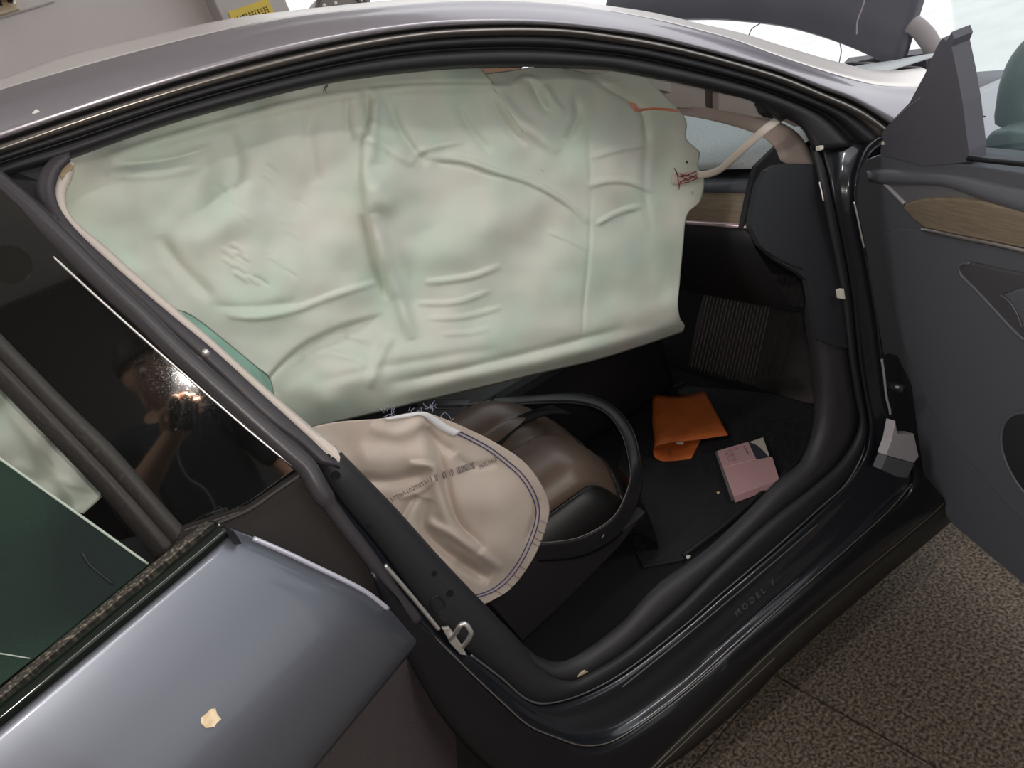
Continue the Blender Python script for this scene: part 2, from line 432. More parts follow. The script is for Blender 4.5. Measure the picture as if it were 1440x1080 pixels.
strip('door_seal', [P(mixrow(T4, T6, .08), Sd(.02)), P(mixrow(T4, T6, .2), Sd(.012)), P(mixrow(T4, T6, .33), Sd(.012)), P(mixrow(T4, T6, .42), Sd(.03)), P(mixrow(T4, T6, .5), Sd(.03)),
      P(mixrow(T4, T6, .6), Sd(.018)), P(mixrow(T4, T6, .8), Sd(.02)), P(mixrow(T4, T6, .95), Sd(.028)), P(T6, Sd(.035)), P(sh(T6, -4), Sd(.05)), P(sh(T6, -10), Sd(.09))], RUB, car, 110, 2)

# ---- centre pillar (B)
JL = [(-90, 232), (0, 207), (90, 173), (160, 150), (150, 200), (100, 216), (74, 226), (57, 251), (53, 273), (60, 305), (0, 262), (-90, 195)]
prism('rear_roof_jamb', P([(-90, 240), (0, 209), (90, 175), (170, 152), (160, 200), (98, 222), (74, 232), (60, 256), (58, 285), (62, 304), (0, 262), (-90, 200)], Sd(.03)), (0, .03, 0), RUB, car)
FO = [(98, 214), (72, 225), (55, 250), (51, 272), (55, 293), (64, 305), (143, 382), (222, 456), (282, 508), (360, 584), (419, 624), (446, 650)]
FI = [(99, 226), (85, 239), (78, 257), (77, 275), (84, 295), (107, 325), (167, 381), (237, 441), (300, 493), (360, 548), (442, 623), (478, 658)]
BI = [(104, 230), (100, 250), (92, 267), (92, 290), (103, 310), (150, 350), (183, 380), (252, 440), (300, 481), (360, 535), (440, 604), (474, 632)]
strip('upper_pillar_flange', [P(FO, Sd(.03)), P(FO, Sd(.02)), P(FI, Sd(.022)), P(FI, Sd(.04))], FLANGE, car, 70, 1)
BO = [(a-1, b+1) for a, b in FI]
pt = strip('pillar_trim', [P(BO, Sd(.035)), P(mixrow(FI, BI, .35), Sd(.03)), P(mixrow(FI, BI, .75), Sd(.035)), P(BI, Sd(.055)), P(BI, Sd(.12))], BEIGE, car, 70, 2)
f = Sd(.031)
prism('trim_end', [f(442, 622), f(452, 614), f(474, 632), f(479, 643), f(477, 657)], (0, .05, 0), BEIGE, pt, .002)
prism('trim_clip', [Sd(.028)(*q) for q in ((84, 246), (88, 236), (97, 228), (103, 233), (101, 239), (93, 243), (88, 253))], (0, .012, 0), mat('foam_tan', (.35, .27, .17), .9), pt, .001)
# rounded seal between flange and glass panel
f = Sd(-.002)
tube('pillar_seal', P([(-60, 195), (-10, 250), (30, 284), (90, 341), (150, 400), (200, 446), (245, 490), (300, 540), (360, 594), (405, 634), (432, 658), (450, 690), (478, 730), (520, 785), (552, 832), (585, 872)], f), lambda u: .0135 if u < .72 else .010, RUBL, car, 120, 10)
tube('seal_lip', P([(-70, 219), (-24, 269), (12, 299), (72, 358), (169, 447), (262, 529), (352, 607), (400, 646), (420, 660)], Sd(-.008)), .0016, STEEL, car, 80, 6)
strip('seal_groove', [P([(-50, 190), (40, 285), (143, 381), (222, 454), (282, 506), (360, 582), (419, 623), (446, 652)], Sd(.004)), P([(-50, 186), (36, 284), (139, 383), (218, 456), (278, 508), (356, 584), (415, 625), (442, 654)], Sd(.0))], RUB, car, 60, 1)
# glossy black panel (flat, slightly leaning): the torch and the photographer show in it
PC = Sd(.006)(225, 520)
PN = -ray(262, 531).normalized()
PK = PN.dot(PC)
fp = plane(PN, PK)
fpb = plane(PN, PK-.004)
gp = prism('pillar_glass_panel', P([(-90, 185), (0, 266), (60, 320), (177, 441), (270, 523), (360, 601), (412, 642), (428, 655), (430, 663), (350, 717), (258, 748), (227, 710), (160, 632), (95, 570), (0, 472), (-90, 383)], fp), -PN*.006, BLACKG, car)
cam_c = fp(14, 372)
u_ = PN.cross(V((1, 0, 0))).normalized(); v_2 = PN.cross(u_)
prism('pillar_camera', [cam_c+PN*.0006+(u_*math.cos(a)+v_2*math.sin(a))*.022 for a in [2*math.pi*i/24 for i in range(24)]], -PN*.003, mat('lens_black', (.012, .011, .010), .2), gp)
# rear edge seal of the pillar
e1 = [(-90, 380), (0, 471), (95, 568), (160, 631), (227, 709), (264, 750)]
e2 = [(-90, 418), (0, 505), (100, 608), (180, 693), (246, 768)]
e3 = [(-90, 450), (0, 543), (95, 641), (145, 694), (222, 785)]
fb = lambda off: plane(PN, PK+off)
strip('rear_pillar_seal', [P(e1, fb(-.02)), P(e1, fb(.004)), P(mixrow(e1, e2, .4), fb(.006)), P(mixrow(e1, e2, .8), fb(.004)), P(e2, fb(-.01)), P(mixrow(e2, e3, .2), fb(.0)), P(mixrow(e2, e3, .7), fb(-.006)), P(e3, fb(-.02)), P(e3, fb(-.06))], RUBD, car, 60, 2)
# lower end of the pillar's outer cover
fl = Sd(.012)
def planar(l, f, tri):
    a, b, c = (f(*l[i]) for i in tri); n = (b-a).cross(c-a).normalized()
    return P(l, plane(n, n.dot(a)))
prism('pillar_cover', planar([(432, 660), (446, 672), (460, 710), (484, 745), (540, 826), (560, 870), (500, 860), (380, 790), (300, 770), (240, 775), (258, 745), (350, 715)], fl, (0, 4, 8)), (0, .02, 0), mat('brown_black_cover', (.024, .020, .019), .45), car, .001)
tube('cover_edge', P([(430, 663), (390, 690), (350, 717), (290, 742)], Sd(.002)), .003, RUBD, car)
prism('rear_body_opening', P([(220, 770), (560, 860), (720, 1100), (880, 1140), (700, 1200), (300, 1100), (100, 800)], Sd(.07)), (0, .05, 0), RUB, car)

# ---- lower ring: centre pillar, sill, hinge pillar
A = [(478, 637), (505, 665), (555, 717), (621, 791), (677, 850), (735, 910), (752, 932), (776, 951), (807, 957), (832, 945), (875, 919), (960, 847), (1004, 803), (1080, 733), (1144, 683), (1177, 654), (1200, 621), (1209, 592), (1204, 563), (1198, 527), (1193, 493), (1183, 410), (1166, 324), (1158, 284), (1146, 232), (1140, 205)]
Bq = [(448, 652), (475, 700), (535, 774), (575, 830), (617, 884), (662, 921), (707, 955), (737, 981), (758, 989), (790, 985), (825, 973), (875, 946), (960, 881), (1010, 838), (1087, 773), (1145, 721), (1185, 680), (1212, 640), (1219, 602), (1214, 563), (1208, 527), (1203, 490), (1195, 410), (1179, 324), (1170, 284), (1158, 232), (1150, 205)]
Cq = [(452, 668), (466, 709), (491, 745), (528, 787), (557, 830), (602, 885), (657, 940), (710, 990), (745, 1020), (785, 1037), (817, 1047), (850, 1045), (877, 1034), (960, 974), (1040, 902), (1120, 834), (1190, 773), (1234, 731), (1262, 705), (1284, 677), (1268, 630), (1254, 585), (1247, 563), (1241, 520), (1232, 448), (1217, 360), (1203, 288), (1205, 245), (1222, 205), (1250, 188)]
M1 = mixrow(Bq, Cq, .12, 60); M2 = mixrow(Bq, Cq, .3, 60); M3 = mixrow(Bq, Cq, .5, 60); M4 = mixrow(Bq, Cq, .85, 60)
strip('inner_seal', [P(A, Sd(.10)), P(A, Sd(.045)), P(mixrow(A, Bq, .25, 60), Sd(.032)), P(mixrow(A, Bq, .7, 60), Sd(.032)), P(mixrow(A, Bq, .93, 60), Sd(.036)), P(Bq, Sd(.045))], PLAS, car, 150, 2)
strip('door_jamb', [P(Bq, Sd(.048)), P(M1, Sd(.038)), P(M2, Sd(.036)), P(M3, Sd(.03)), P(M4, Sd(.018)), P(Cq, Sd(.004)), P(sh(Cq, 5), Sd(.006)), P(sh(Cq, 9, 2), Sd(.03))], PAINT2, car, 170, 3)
# fine ridges of the sill
def ridge(name, pts_, off, r, M): return tube(name, P(pts_, Sd(off)), r, M, car, max(30, len(pts_)*10), 6)
RIDGE = mat('edge_highlight_vinyl', (.12, .12, .125), .3, .2)
ridge('seal_bead', [(662, 921), (707, 955), (737, 981), (758, 989), (790, 985), (825, 973), (875, 946), (960, 881), (1010, 838), (1087, 773), (1145, 721), (1173, 697), (1190, 680), (1212, 640), (1218, 602)], .037, .0022, RIDGE)
ridge('sill_bead', [(875, 966), (960, 898), (1089, 790), (1150, 737)], .031, .0014, RIDGE)
ridge('sill_edge', [(602, 887), (657, 941), (710, 991), (745, 1021), (785, 1038), (817, 1048), (850, 1046), (877, 1034), (960, 974), (1120, 834), (1247, 721), (1262, 705), (1284, 678)], .001, .0013, mat('edge_shine', (.2, .18, .17), .25, .4))
ridge('pillar_highlight', [(541, 795), (565, 822), (590, 852), (617, 885)], .024, .0035, mat('painted_highlight', (.62, .58, .55), .35, .6))  # pale strip painted as the highlight on the pillar edge
# outer sill and skirt
L6 = [(520, 800), (560, 900), (640, 1030), (740, 1110), (860, 1125), (960, 1037), (1093, 908), (1190, 824), (1313, 721), (1330, 705)]
L7 = [(740, 1190), (870, 1145), (930, 1086), (960, 1063), (1027, 1007), (1127, 913), (1247, 812), (1340, 738)]
c6 = P([q for q in Cq[5:20]], Sd(.008))
strip('sill_panel', [P(Cq[5:21], Sd(.006)), P(mixrow(Cq[5:21], L6, .25), Sd(-.004)), P(mixrow(Cq[5:21], L6, .75), Sd(-.014)), P(L6, Sd(-.014))], mat('sill_gloss', (.009, .009, .012), .3, .1, coat=.3), car, 80, 3)
tube('sill_moulding', P(L6[3:], Sd(-.015)), .0016, mat('olive_edge', (.12, .11, .085), .45), car, 60, 6)
tube('skirt_edge', P([(880, 1125), (930, 1075), (1000, 1008), (1090, 925)], Sd(-.0155)), .0011, mat('olive_edge', (.12, .11, .085), .45), car, 40, 6)
strip('skirt', [P(L6[3:], Sd(-.012)), P(mixrow(L6[3:], L7, .5), Sd(-.008)), P(L7, Sd(.006)), [p+V((0, .1, .01)) for p in P(L7, Sd(.006))], [p+V((0, .5, .02)) for p in P(L7, Sd(.006))]], RUBD, car, 60, 2)
# lettering on the sill (a fairly dull relief)
t0 = Sd(.0115)(1034, 866); t1 = Sd(.0115)(1112, 799); tu = Sd(.0175)(1027, 857)
x_ = (t1-t0)
text('sill_lettering', 'MODEL Y', .0165, mat('letter_grey', (.10, .115, .12), .4, .2), car, (t0-V((0, .004, 0)), x_, tu-t0), .0006, 1.75)
tube('sill_scuff', P([(985, 933), (1000, 920), (1040, 886), (1085, 846), (1122, 814)], Sd(.009)), lambda u: .0008+.0022*u*(1.1-u), mat('scuff', (.2, .2, .22), .6), car, 40, 6, .3)
# lamp-white patches on the jamb
# door striker
STK = Sd(.022)
SF_ = lambda x, y, o: Sd(.022-o)(x, y)
st = tube('door_striker', [SF_(634, 898, 0), SF_(641, 890, .012), SF_(648, 879, .03), SF_(653, 877, .032), SF_(662, 888, .032), SF_(660, 897, .024), SF_(651, 909, 0)], .0038, STEEL, car, 50, 8)
prism('striker_plate', P([(622, 884), (632, 882), (650, 908), (657, 922), (648, 921), (634, 906)], Sd(.021)), (0, .006, 0), STEEL, st, .0015)
for px, py, r in ((473, 669, .006), (611, 807, .0045), (633, 835, .006), (462, 642, .003), (520, 741, .003)):
    c = Sd(.029)(px, py)
    prism('flange_hole', [c+V((math.cos(a)*r, 0, math.sin(a)*r)) for a in [i*math.pi/8 for i in range(16)]], (0, .004, 0), mat('hole_black', (.003, .003, .003), .9), car)
c = [(605, 846), (614, 838), (625, 848), (624, 856), (616, 862)]
tube('latch_opening', P(c, Sd(.029)), .0015, RUB, car, 40, 6, closed=True)
for px, py in ((75, 308), (289, 497)):
    c = Sd(.017)(px, py); tube('flange_screw', [c, c+V((0, .012, 0))], .006 if px < 100 else .0055, STEEL if px > 100 else FLANGE, car, 8, 8)
# white clip in the hinge pillar seal
prism('white_clip', P([(1181, 408), (1187, 406), (1189, 421), (1183, 420)], Sd(.02)), (0, .01, 0), PAPER, car, .001)
tube('pillar_bead', P([(1201, 284), (1206, 305), (1211, 330), (1215, 348)], Sd(.0)), .0016, STEEL, car)
tube('trim_bead', P([(1152, 256), (1155, 268), (1158, 283)], Sd(.03)), .0018, ALU, car)
tube('hinge_pillar_bead', P([(1240, 505), (1243, 525), (1247, 560), (1251, 575), (1252, 583)], Sd(.0)), .0025, mat('grey_bead', (.3, .3, .33), .4), car)
# pale and grey plates standing in for daylight reflected on the jamb
jamb_patch = prism('jamb_reflection', P([(1259, 592), (1262, 610), (1285, 610), (1292, 642), (1285, 651), (1246, 640), (1254, 618)], Sd(-.010)), (0, .02, 0), mat('reflection_light_grey', (.50, .48, .52), .45), car, .001)
prism('jamb_reflection_low', P([(1247, 641), (1286, 652), (1276, 672), (1262, 671), (1239, 660)], Sd(-.010)), (0, .02, 0), mat('reflection_grey', (.13, .14, .16), .4), car, .001)
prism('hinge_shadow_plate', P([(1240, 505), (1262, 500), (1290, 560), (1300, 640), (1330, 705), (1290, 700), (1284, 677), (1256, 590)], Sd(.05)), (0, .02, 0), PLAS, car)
c = Sd(-.01)(1264, 546)
tube('hinge_bolt', [c+V((0, -.01, 0)), c+V((0, .03, 0))], .009, PLAS, car)
c = Sd(-.02)(1264, 545); tube('bolt_head', [c, c+V((0, .006, 0))], .003, STEEL, car)
for px, py in ((1156, 208), (1248, 200)):
    c = Sd(-.0)(px, py); prism('pale_clip', [c+V((a, 0, b)) for a, b in ((-.005, -.003), (.004, -.004), (.005, .003), (-.004, .004))], (0, .01, 0), PAPER, car, .001)

# ---- front of the cabin: pillar trim, dash, kick panel
AO = [(930, 128), (960, 147), (1010, 154), (1060, 164), (1100, 174), (1122, 188), (1134, 205), (1146, 232)]
AI = [(930, 155), (960, 161), (1010, 171), (1060, 186), (1080, 197), (1092, 210), (1098, 225), (1113, 231)]
def P2(lst, o0, o1, k=4):
    return [Sd(o0+(o1-o0)*min(1, max(0, (q[0]-975)/110)))(*q) for q in lst]
AO = [(850, 130), (905, 137)]+AO[1:]; AI = [(850, 150), (905, 154)]+AI[1:]
strip('front_pillar_trim', [P2(AO, .25, .09), P2(mixrow(AO, AI, .3, 9), .25, .092), P2(mixrow(AO, AI, .7, 9), .25, .095), P2(AI, .25, .10), P2(AI, .27, .15)], TAUPE, car, 50, 1)
PO = [(860, 85), (960, 108), (1020, 124), (1075, 138)]
fA = Sd(.24)
pi1 = prism('pillar_liner', P([(840, 80), (990, 108), (993, 153), (900, 150), (850, 122)], fA), (0, .02, 0), TAUPE, car, .002)
prism('pillar_liner', P([(1011, 112), (1078, 128), (1090, 172), (1050, 168), (1011, 158)], fA), (0, .02, 0), TAUPE, car, .002)
prism('liner_gap', P([(985, 105), (1016, 112), (1016, 156), (985, 152)], Sd(.27)), (0, .02, 0), mat('gap_brown', (.09, .07, .06), .8), car)
prism('pillar_bracket', P([(1072, 144), (1090, 150), (1110, 160), (1104, 167), (1086, 164), (1078, 158)], Sd(.07)), (0, .02, 0), RUB, car, .001)
prism('liner_pill', P([(1112, 160), (1120, 162), (1131, 168), (1134, 174), (1128, 177), (1108, 167)], Sd(.055)), (0, .02, 0), TAUPE, car, .002)
prism('roof_liner_edge', P([(672, 88), (740, 88), (732, 98), (672, 104)], Sd(.20)), (0, .02, 0), mat('peach_foam', (.62, .40, .30), .8), car)
prism('roof_liner', P([(780, 84), (940, 100), (945, 130), (860, 110), (780, 100)], Sd(.22)), (0, .02, 0), mat('liner_cream', (.5, .46, .43), .8), car)
# dashboard: x-z profile taken at the near end and carried across the car
Y0 = .30
fy = Yp(Y0)
e = [fy(*q) for q in ((1080, 196), (1094, 214), (1078, 228), (1062, 235))]
prof = [(1.52, e[0].z+.005), (1.32, e[0].z+.03), (1.16, e[0].z+.012), (1.07, e[0].z-.02), (e[3].x+.012, e[3].z+.01), (e[3].x, e[3].z-.003)]
dash = empty('dashboard', (0, 0, 0)); 
D.objects.remove(dash)
dash = profile('dashboard', prof, Y0-.06, 1.46, DASHT, car, 12)
g = [fy(*q) for q in ((1062, 235), (1061, 252), (1060, 262), (1057, 272), (1050, 313), (1045, 320), (1040, 332))]
profile('vent_slot', [(g[0].x+.01, g[0].z), (g[0].x+.05, g[0].z-.004), (g[1].x+.05, g[1].z), (g[1].x, g[1].z)], Y0-.04, 1.44, RUB, dash)
profile('dash_ledge', [(g[1].x, g[1].z), (g[2].x-.012, g[2].z), (g[3].x-.004, g[3].z+.003)], Y0-.04, 1.44, mat('grey_ledge', (.10, .11, .13), .5), dash)
wf = Yp(Y0)
wv = [(g[3].x+.02, g[3].z+.004), (g[3].x, g[3].z), (g[3].x-.008, g[3].z-.012), (g[4].x-.004, g[4].z)]
profile('wood_strip', wv, Y0-.02, 1.42, WOOD, dash)
profile('chrome_strip', [(g[4].x-.002, g[4].z), (g[5].x-.006, g[5].z+.002), (g[5].x+.01, g[5].z-.004)], Y0-.02, 1.42, mat('aluminium_pink_reflection', (.75, .58, .60), .35, .7), dash)  # pink tint stands for a reflection in the aluminium
profile('glovebox', [(g[5].x+.01, g[5].z-.004), (g[5].x+.02, g[5].z-.06), (g[5].x+.10, g[5].z-.25), (g[5].x+.28, g[5].z-.36)], Y0+.0, 1.42, PLAS, dash)
dk = prism('dash_end', P([(1094, 205), (1113, 231), (1085, 240), (1060, 282), (1050, 313), (1044, 322), (1056, 262), (1064, 234)], Yp(Y0-.065)), (0, .012, 0), mat('kick_plastic', (.022, .024, .030), .6, 0, bump=.15, bscale=900), dash)
kick = prism('kick_panel', planar([(1056, 318), (1060, 290), (1066, 262), (1078, 240), (1092, 232), (1113, 230), (1147, 231), (1156, 262), (1163, 295), (1178, 385), (1187, 440), (1192, 490), (1172, 486), (1151, 478), (1142, 430), (1135, 394), (1122, 384), (1092, 366), (1070, 346)], Sd(.042), (1, 6, 10)), (0, .012, 0), mat('kick_plastic', (.028, .030, .037), .6), dash)
tube('kick_seam', P([(1078, 352), (1098, 366), (1128, 378)], Sd(.040)), .0015, RUB, dash)
# sill trim inside the seal
A2 = [(735, 907), (760, 926), (790, 931), (825, 914), (875, 876), (920, 828), (1003, 765), (1056, 715), (1095, 676), (1130, 646), (1148, 603), (1153, 560), (1152, 518), (1145, 450), (1140, 415)]
A1 = [(720, 896), (752, 932), (776, 950), (807, 956), (832, 944), (875, 918), (960, 846), (1004, 802), (1080, 732), (1144, 682), (1177, 653), (1200, 620), (1208, 592), (1203, 563), (1197, 527), (1184, 425)]
strip('sill_trim', [P(A1, Sd(.045)), P(mixrow(A1, A2, .4), Sd(.052)), P(mixrow(A1, A2, .85), Sd(.06)), P(A2, Sd(.07)), [p+V((0, .02, -.03)) for p in P(A2, Sd(.075))], [p+V((0, .03, -.16)) for p in P(A2, Sd(.075))]], mat('trim_grey', (.030, .029, .033), .5, 0, bump=.2, bscale=900), car, 90, 2)
tube('trim_crease', P([(1157, 650), (1140, 668), (1150, 630), (1152, 615)][:2], Sd(.05)), .001, RUB, car)

# ---- cabin floor, firewall, tunnel, far side
box('floor_pan', (-1.3, .10, .255), (1.16, 1.62, .285), CARPET, car, .01)
strip('toe_board', [[V((1.10, y, .285)) for y in (.12, .8, 1.6)], [V((1.22, y, .34)) for y in (.12, .8, 1.6)], [V((1.42, y, .62)) for y in (.12, .8, 1.6)], [V((1.44, y, .95)) for y in (.12, .8, 1.6)]], CARPET, car, 20, 3)
box('centre_console', (-.35, .86, .28), (1.02, 1.10, .60), mat('console_black', (.014, .014, .017), .5), car, .04, 3)
box('far_door_inner', (-1.3, 1.62, .2), (1.3, 1.68, 1.06), PLAS, car, .02)
box('far_window_blocker', (-1.3, 1.56, 1.0), (-.22, 1.62, 1.48), PLAS, car, .02)  # added across the far rear windows to block daylight
box('far_roof_rail', (-.9, 1.42, 1.46), (.6, 1.55, 1.52), PLAS, car, .02)
rb = box('rear_seat', (-1.05, .22, .30), (-.52, 1.56, .66), LEATH, car, .06, 3)
box('seat_backrest', (-1.2, .22, .50), (-1.0, 1.56, 1.12), LEATH, rb, .05, 3)
# windscreen, cowl, bonnet
w1 = P(T1[9:16], Sd(.12))
strip('windscreen', [[p+V((.0, .01, -.006)) for p in w1], [p+V((.10, .55, -.07)) for p in w1], [p+V((.02, 1.06, -.16)) for p in w1]], WIND, car, 30, 4, .004)
fen = [[(1.13, .045, .25), (1.13, .02, .45), (1.13, .00, .70), (1.14, .03, .92), (1.19, .16, 1.00)],
       [(1.28, .04, .25), (1.28, .0, .45), (1.28, -.02, .70), (1.28, .01, .90), (1.30, .20, .99)],
       [(1.55, .05, .58), (1.55, .01, .66), (1.55, -.02, .76), (1.55, .01, .88), (1.55, .22, .97)],
       [(1.85, .06, .52), (1.85, .02, .62), (1.85, .0, .74), (1.85, .04, .85), (1.85, .24, .94)],
       [(2.15, .14, .25), (2.15, .12, .45), (2.15, .10, .66), (2.15, .14, .80), (2.15, .30, .88)],
       [(2.40, .42, .25), (2.42, .40, .45), (2.42, .38, .62), (2.40, .42, .74), (2.38, .52, .80)]]
strip('front_wing', [[V(q) for q in r] for r in fen], PAINT, car, 24, 5, .003)
strip('front_bumper', [[V((2.40, .42, z)), V((2.50, .90, z)), V((2.40, 1.40, z))] for z in (.22, .40, .60, .78)], PAINT, car, 24, 3, .004)
ar = [V((1.60+math.cos(t_)*.30, .13, .345+math.sin(t_)*.30)) for t_ in [i*math.pi/20 for i in range(40)]]
tube('front_tyre', ar, .055, RUB, car, 60, 12, 1.6, (0, 1, 0), True)
prism('front_wheel', [V((1.60+math.cos(t_)*.25, .06, .345+math.sin(t_)*.25)) for t_ in [i*math.pi/16 for i in range(32)]], (0, .12, 0), mat('wheel_grey', (.2, .2, .21), .4, .7), car, .01)
fc = Xp(1.62)
cowl = prism('cowl', P([(1186, 89), (1235, 83), (1312, 74), (1312, 97), (1285, 101), (1245, 103), (1210, 97)], fc), (.06, .03, 0), mat('cowl_plastic', (.10, .09, .12), .5), car, .002)
for a, b, c_ in (((1200, 87), (1245, 91), (.5, .5, .5)), ((1272, 84), (1309, 81), (.9, .9, .95)), ((1268, 93), (1296, 96), (.5, .5, .55)), ((1208, 87), (1234, 82), (.2, .2, .22))):
    tube('cowl_blade', [Xp(1.60)(*a), Xp(1.60)(*b)], .003, mat('blade_%d' % int(c_[0]*10), c_, .4), cowl)
bl = [(1265, 100, 1.50), (1227, 80, 1.535), (1173, 57, 1.575), (1110, 38.5, 1.61), (1070, 32, 1.63), (1013, 27, 1.645), (960, 27, 1.655), (850, 24, 1.66)]
lo_ = [Xp(x)(px, py) for px, py, x in bl]
d0 = Yp(lo_[0].y)(1298, 0)-lo_[0]; d0 = d0*(.9/d0.length)
bon = strip('bonnet', [lo_, [p+d0*.5+V((-.012, 0, 0)) for p in lo_], [p+d0 for p in lo_]], HOODP, car, 50, 5, .018)
tube('bonnet_scratch', [Xp(1.50)(*q)+V((.02, 0, 0)) for q in ((1209, 0), (1205, 14), (1198, 34), (1197, 52))], .0018, mat('pale_scratch', (.45, .4, .42), .8), bon)
f = Xp(1.56)
tube('wing_edge', [f(1283, 34), f(1296, 44), f(1309, 62), f(1316, 82), f(1318, 104)], .021, mat('wing_taupe', (.33, .30, .31), .6), car, 30, 10)
for wy in ((( 1069, 33), (1057, 41), (1052, 52)), ((1181, 60), (1183, 72), (1180, 88))):
    tube('loose_wire', [Xp(1.45)(*q) for q in wy], .0014, mat('wire_violet', (.16, .13, .22), .5), car, 20, 6)
#@@PART3
# ---- rear door, ajar
zb = Zp(1.04)
b0 = zb(329, 747); b1 = zb(0, 1021)
rd = (b1-b0).normalized(); rn = V((-rd.y, rd.x, 0)).normalized()
if rn.y > 0: rn = -rn
rk = rn.dot(b0)
rp = lambda h: plane(rn, rk+h)
edge = [(329, 747, 0), (356, 757, .008), (400, 776, .02), (438, 794, .03), (512, 831, .05), (545, 856, .055), (577, 893, .052), (588, 904, .036), (604, 921, .018), (640, 962, -.01), (707, 1080, -.04), (735, 1180, -.05)]
rows = []
for px, py, h in edge[:8]:
    s = rp(h)(px, py); rows.append([s+rd*(1.05*i/6) for i in range(7)])
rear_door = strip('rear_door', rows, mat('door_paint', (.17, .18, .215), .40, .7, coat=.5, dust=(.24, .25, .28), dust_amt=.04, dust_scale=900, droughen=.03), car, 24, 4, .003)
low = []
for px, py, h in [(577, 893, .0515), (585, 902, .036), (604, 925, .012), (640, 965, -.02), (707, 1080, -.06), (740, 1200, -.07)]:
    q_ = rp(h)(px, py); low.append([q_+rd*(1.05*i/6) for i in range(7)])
strip('lower_door_panel', low, mat('floor_reflection_paint', (.085, .072, .075), .5, .2, dust=(.22, .19, .17), dust_amt=.25, dust_scale=300), rear_door, 24, 3, .003)  # brown of the floor mirrored in the door, put into the colour
fe = [rp(h)(px, py) for px, py, h in edge]
strip('front_edge', [fe, [p-rn*.03-rd*.0 for p in fe], [p-rn*.07+rd*.02 for p in fe]], mat('edge_paint', (.14, .14, .19), .35, .4, coat=.5), rear_door, 40, 2)
tube('door_edge_highlight', [rp(h+.001)(px, py) for px, py, h in edge[1:6]], .0034, mat('door_highlight_paint', (.62, .62, .72), .3, .4), rear_door, 50, 8)  # pale tube stands in for the highlight along the door edge
d1 = [(-120, 1068), (28, 946), (207, 799), (289, 734)]
d2 = [(-105, 1074), (55, 938), (218, 804), (303, 735)]
d3 = [(-100, 1105), (100, 940), (250, 815), (329, 747)]
z1 = Zp(1.048)
strip('belt_strip', [[p+V((0, 0, -.02)) for p in P(d1, z1)], P(d1, z1), P(mixrow(d1, d2, .5), Zp(1.05)), P(d2, z1)], mat('dusty_belt_rubber', (.04, .035, .03), .8, 0, dust=(.42, .36, .27), dust_amt=.8, dust_scale=230), rear_door, 50, 2, .001)
strip('belt_moulding', [P(d2, z1), P(mixrow(d2, d3, .5), rp(.001)), P(d3, rp(.002))], mat('belt_gloss', (.008, .012, .009), .12, 0), rear_door, 50, 1)
prism('belt_end', [z1(*q) for q in ((288, 731), (300, 731), (313, 737), (329, 747), (318, 749), (304, 739))], (0, 0, -.02), RUB, rear_door, .001)
gl = [z1(*d1[0]), z1(*d1[2])]
gd = (gl[1]-gl[0]).normalized(); gu = V((0, .27, 1)).normalized(); gn = gd.cross(gu).normalized()
if gn.y > 0: gn = -gn
gk = gn.dot(gl[1])
fg = plane(gn, gk)
prism('window_pane', P([(215, 798), (207, 792), (103, 718), (0, 645), (-130, 553), (-180, 900), (-150, 1085), (28, 941)], fg), -gn*.004, GLASSG, rear_door)
tube('pane_edge', P([(208, 793), (103, 718), (0, 645), (-100, 574)], plane(gn, gk+.001)), .0016, mat('ground_glass_edge', (.45, .52, .45), .4), rear_door, 30, 6)
tube('pane_mark', P([(116, 778), (126, 794), (160, 822)], plane(gn, gk+.0008)), .0016, mat('mark_dark', (.012, .02, .02), .6), rear_door, 14, 6)
tube('pane_scratch', P([(-40, 914), (0, 919), (42, 926)], plane(gn, gk+.0008)), .0008, mat('pale_mark', (.4, .45, .42), .6), rear_door, 14, 6)

# ---- front door, wide open
th = math.radians(70)
fd_d = V((-math.cos(th), -math.sin(th), 0)); fd_n = V((fd_d.y, -fd_d.x, 0)); fd_k = fd_n.dot(V((1.06, .03, 0)))
F_ = lambda o: plane(fd_n, fd_k+o)
def PD(l, f):
    return [f(a, b)+(fd_d*.66 if a >= 1520 else V((0, 0, 0))) for a, b in l]
front_door = prism('front_door', PD([(1238, 218), (1216, 226), (1205, 255), (1204, 288), (1216, 346), (1240, 487), (1252, 565), (1282, 592), (1293, 642), (1304, 690), (1321, 712), (1340, 738), (1440, 822), (1560, 920), (1560, 262), (1362, 232)], F_(.024)), -fd_n*.07, DOORP, car, .003)
prism('lower_card', PD([(1240, 330), (1262, 322), (1297, 322), (1350, 337), (1440, 356), (1560, 380), (1560, 800), (1433, 727), (1408, 702), (1375, 663), (1350, 635), (1325, 602), (1300, 560), (1268, 480), (1246, 400)], F_(.030)), -fd_n*.032, DOORP, front_door, .003, False, 2)
sp = prism('sail_panel', PD([(1238, 218), (1238, 208), (1241, 186), (1253, 171), (1279, 144), (1300, 105), (1317, 66), (1324, 54), (1331, 57), (1338, 45), (1342, 55), (1338, 66), (1346, 103), (1354, 146), (1362, 212), (1362, 228), (1300, 234)], F_(.027)), -fd_n*.03, mat('sail_plastic', (.13, .13, .16), .6, 0, bump=.1, bscale=900), front_door, .0008)
tube('sail_scratch', PD([(1254, 172), (1275, 152), (1294, 138)], F_(.028)), .0007, mat('scratch_grey', (.35, .33, .36), .6), sp, 12, 6)
bt = [(1216, 228), (1240, 219), (1300, 227), (1362, 227), (1440, 236), (1560, 252)]
bb = [(1222, 252), (1243, 256), (1280, 256), (1330, 259), (1380, 276), (1440, 296), (1560, 330)]
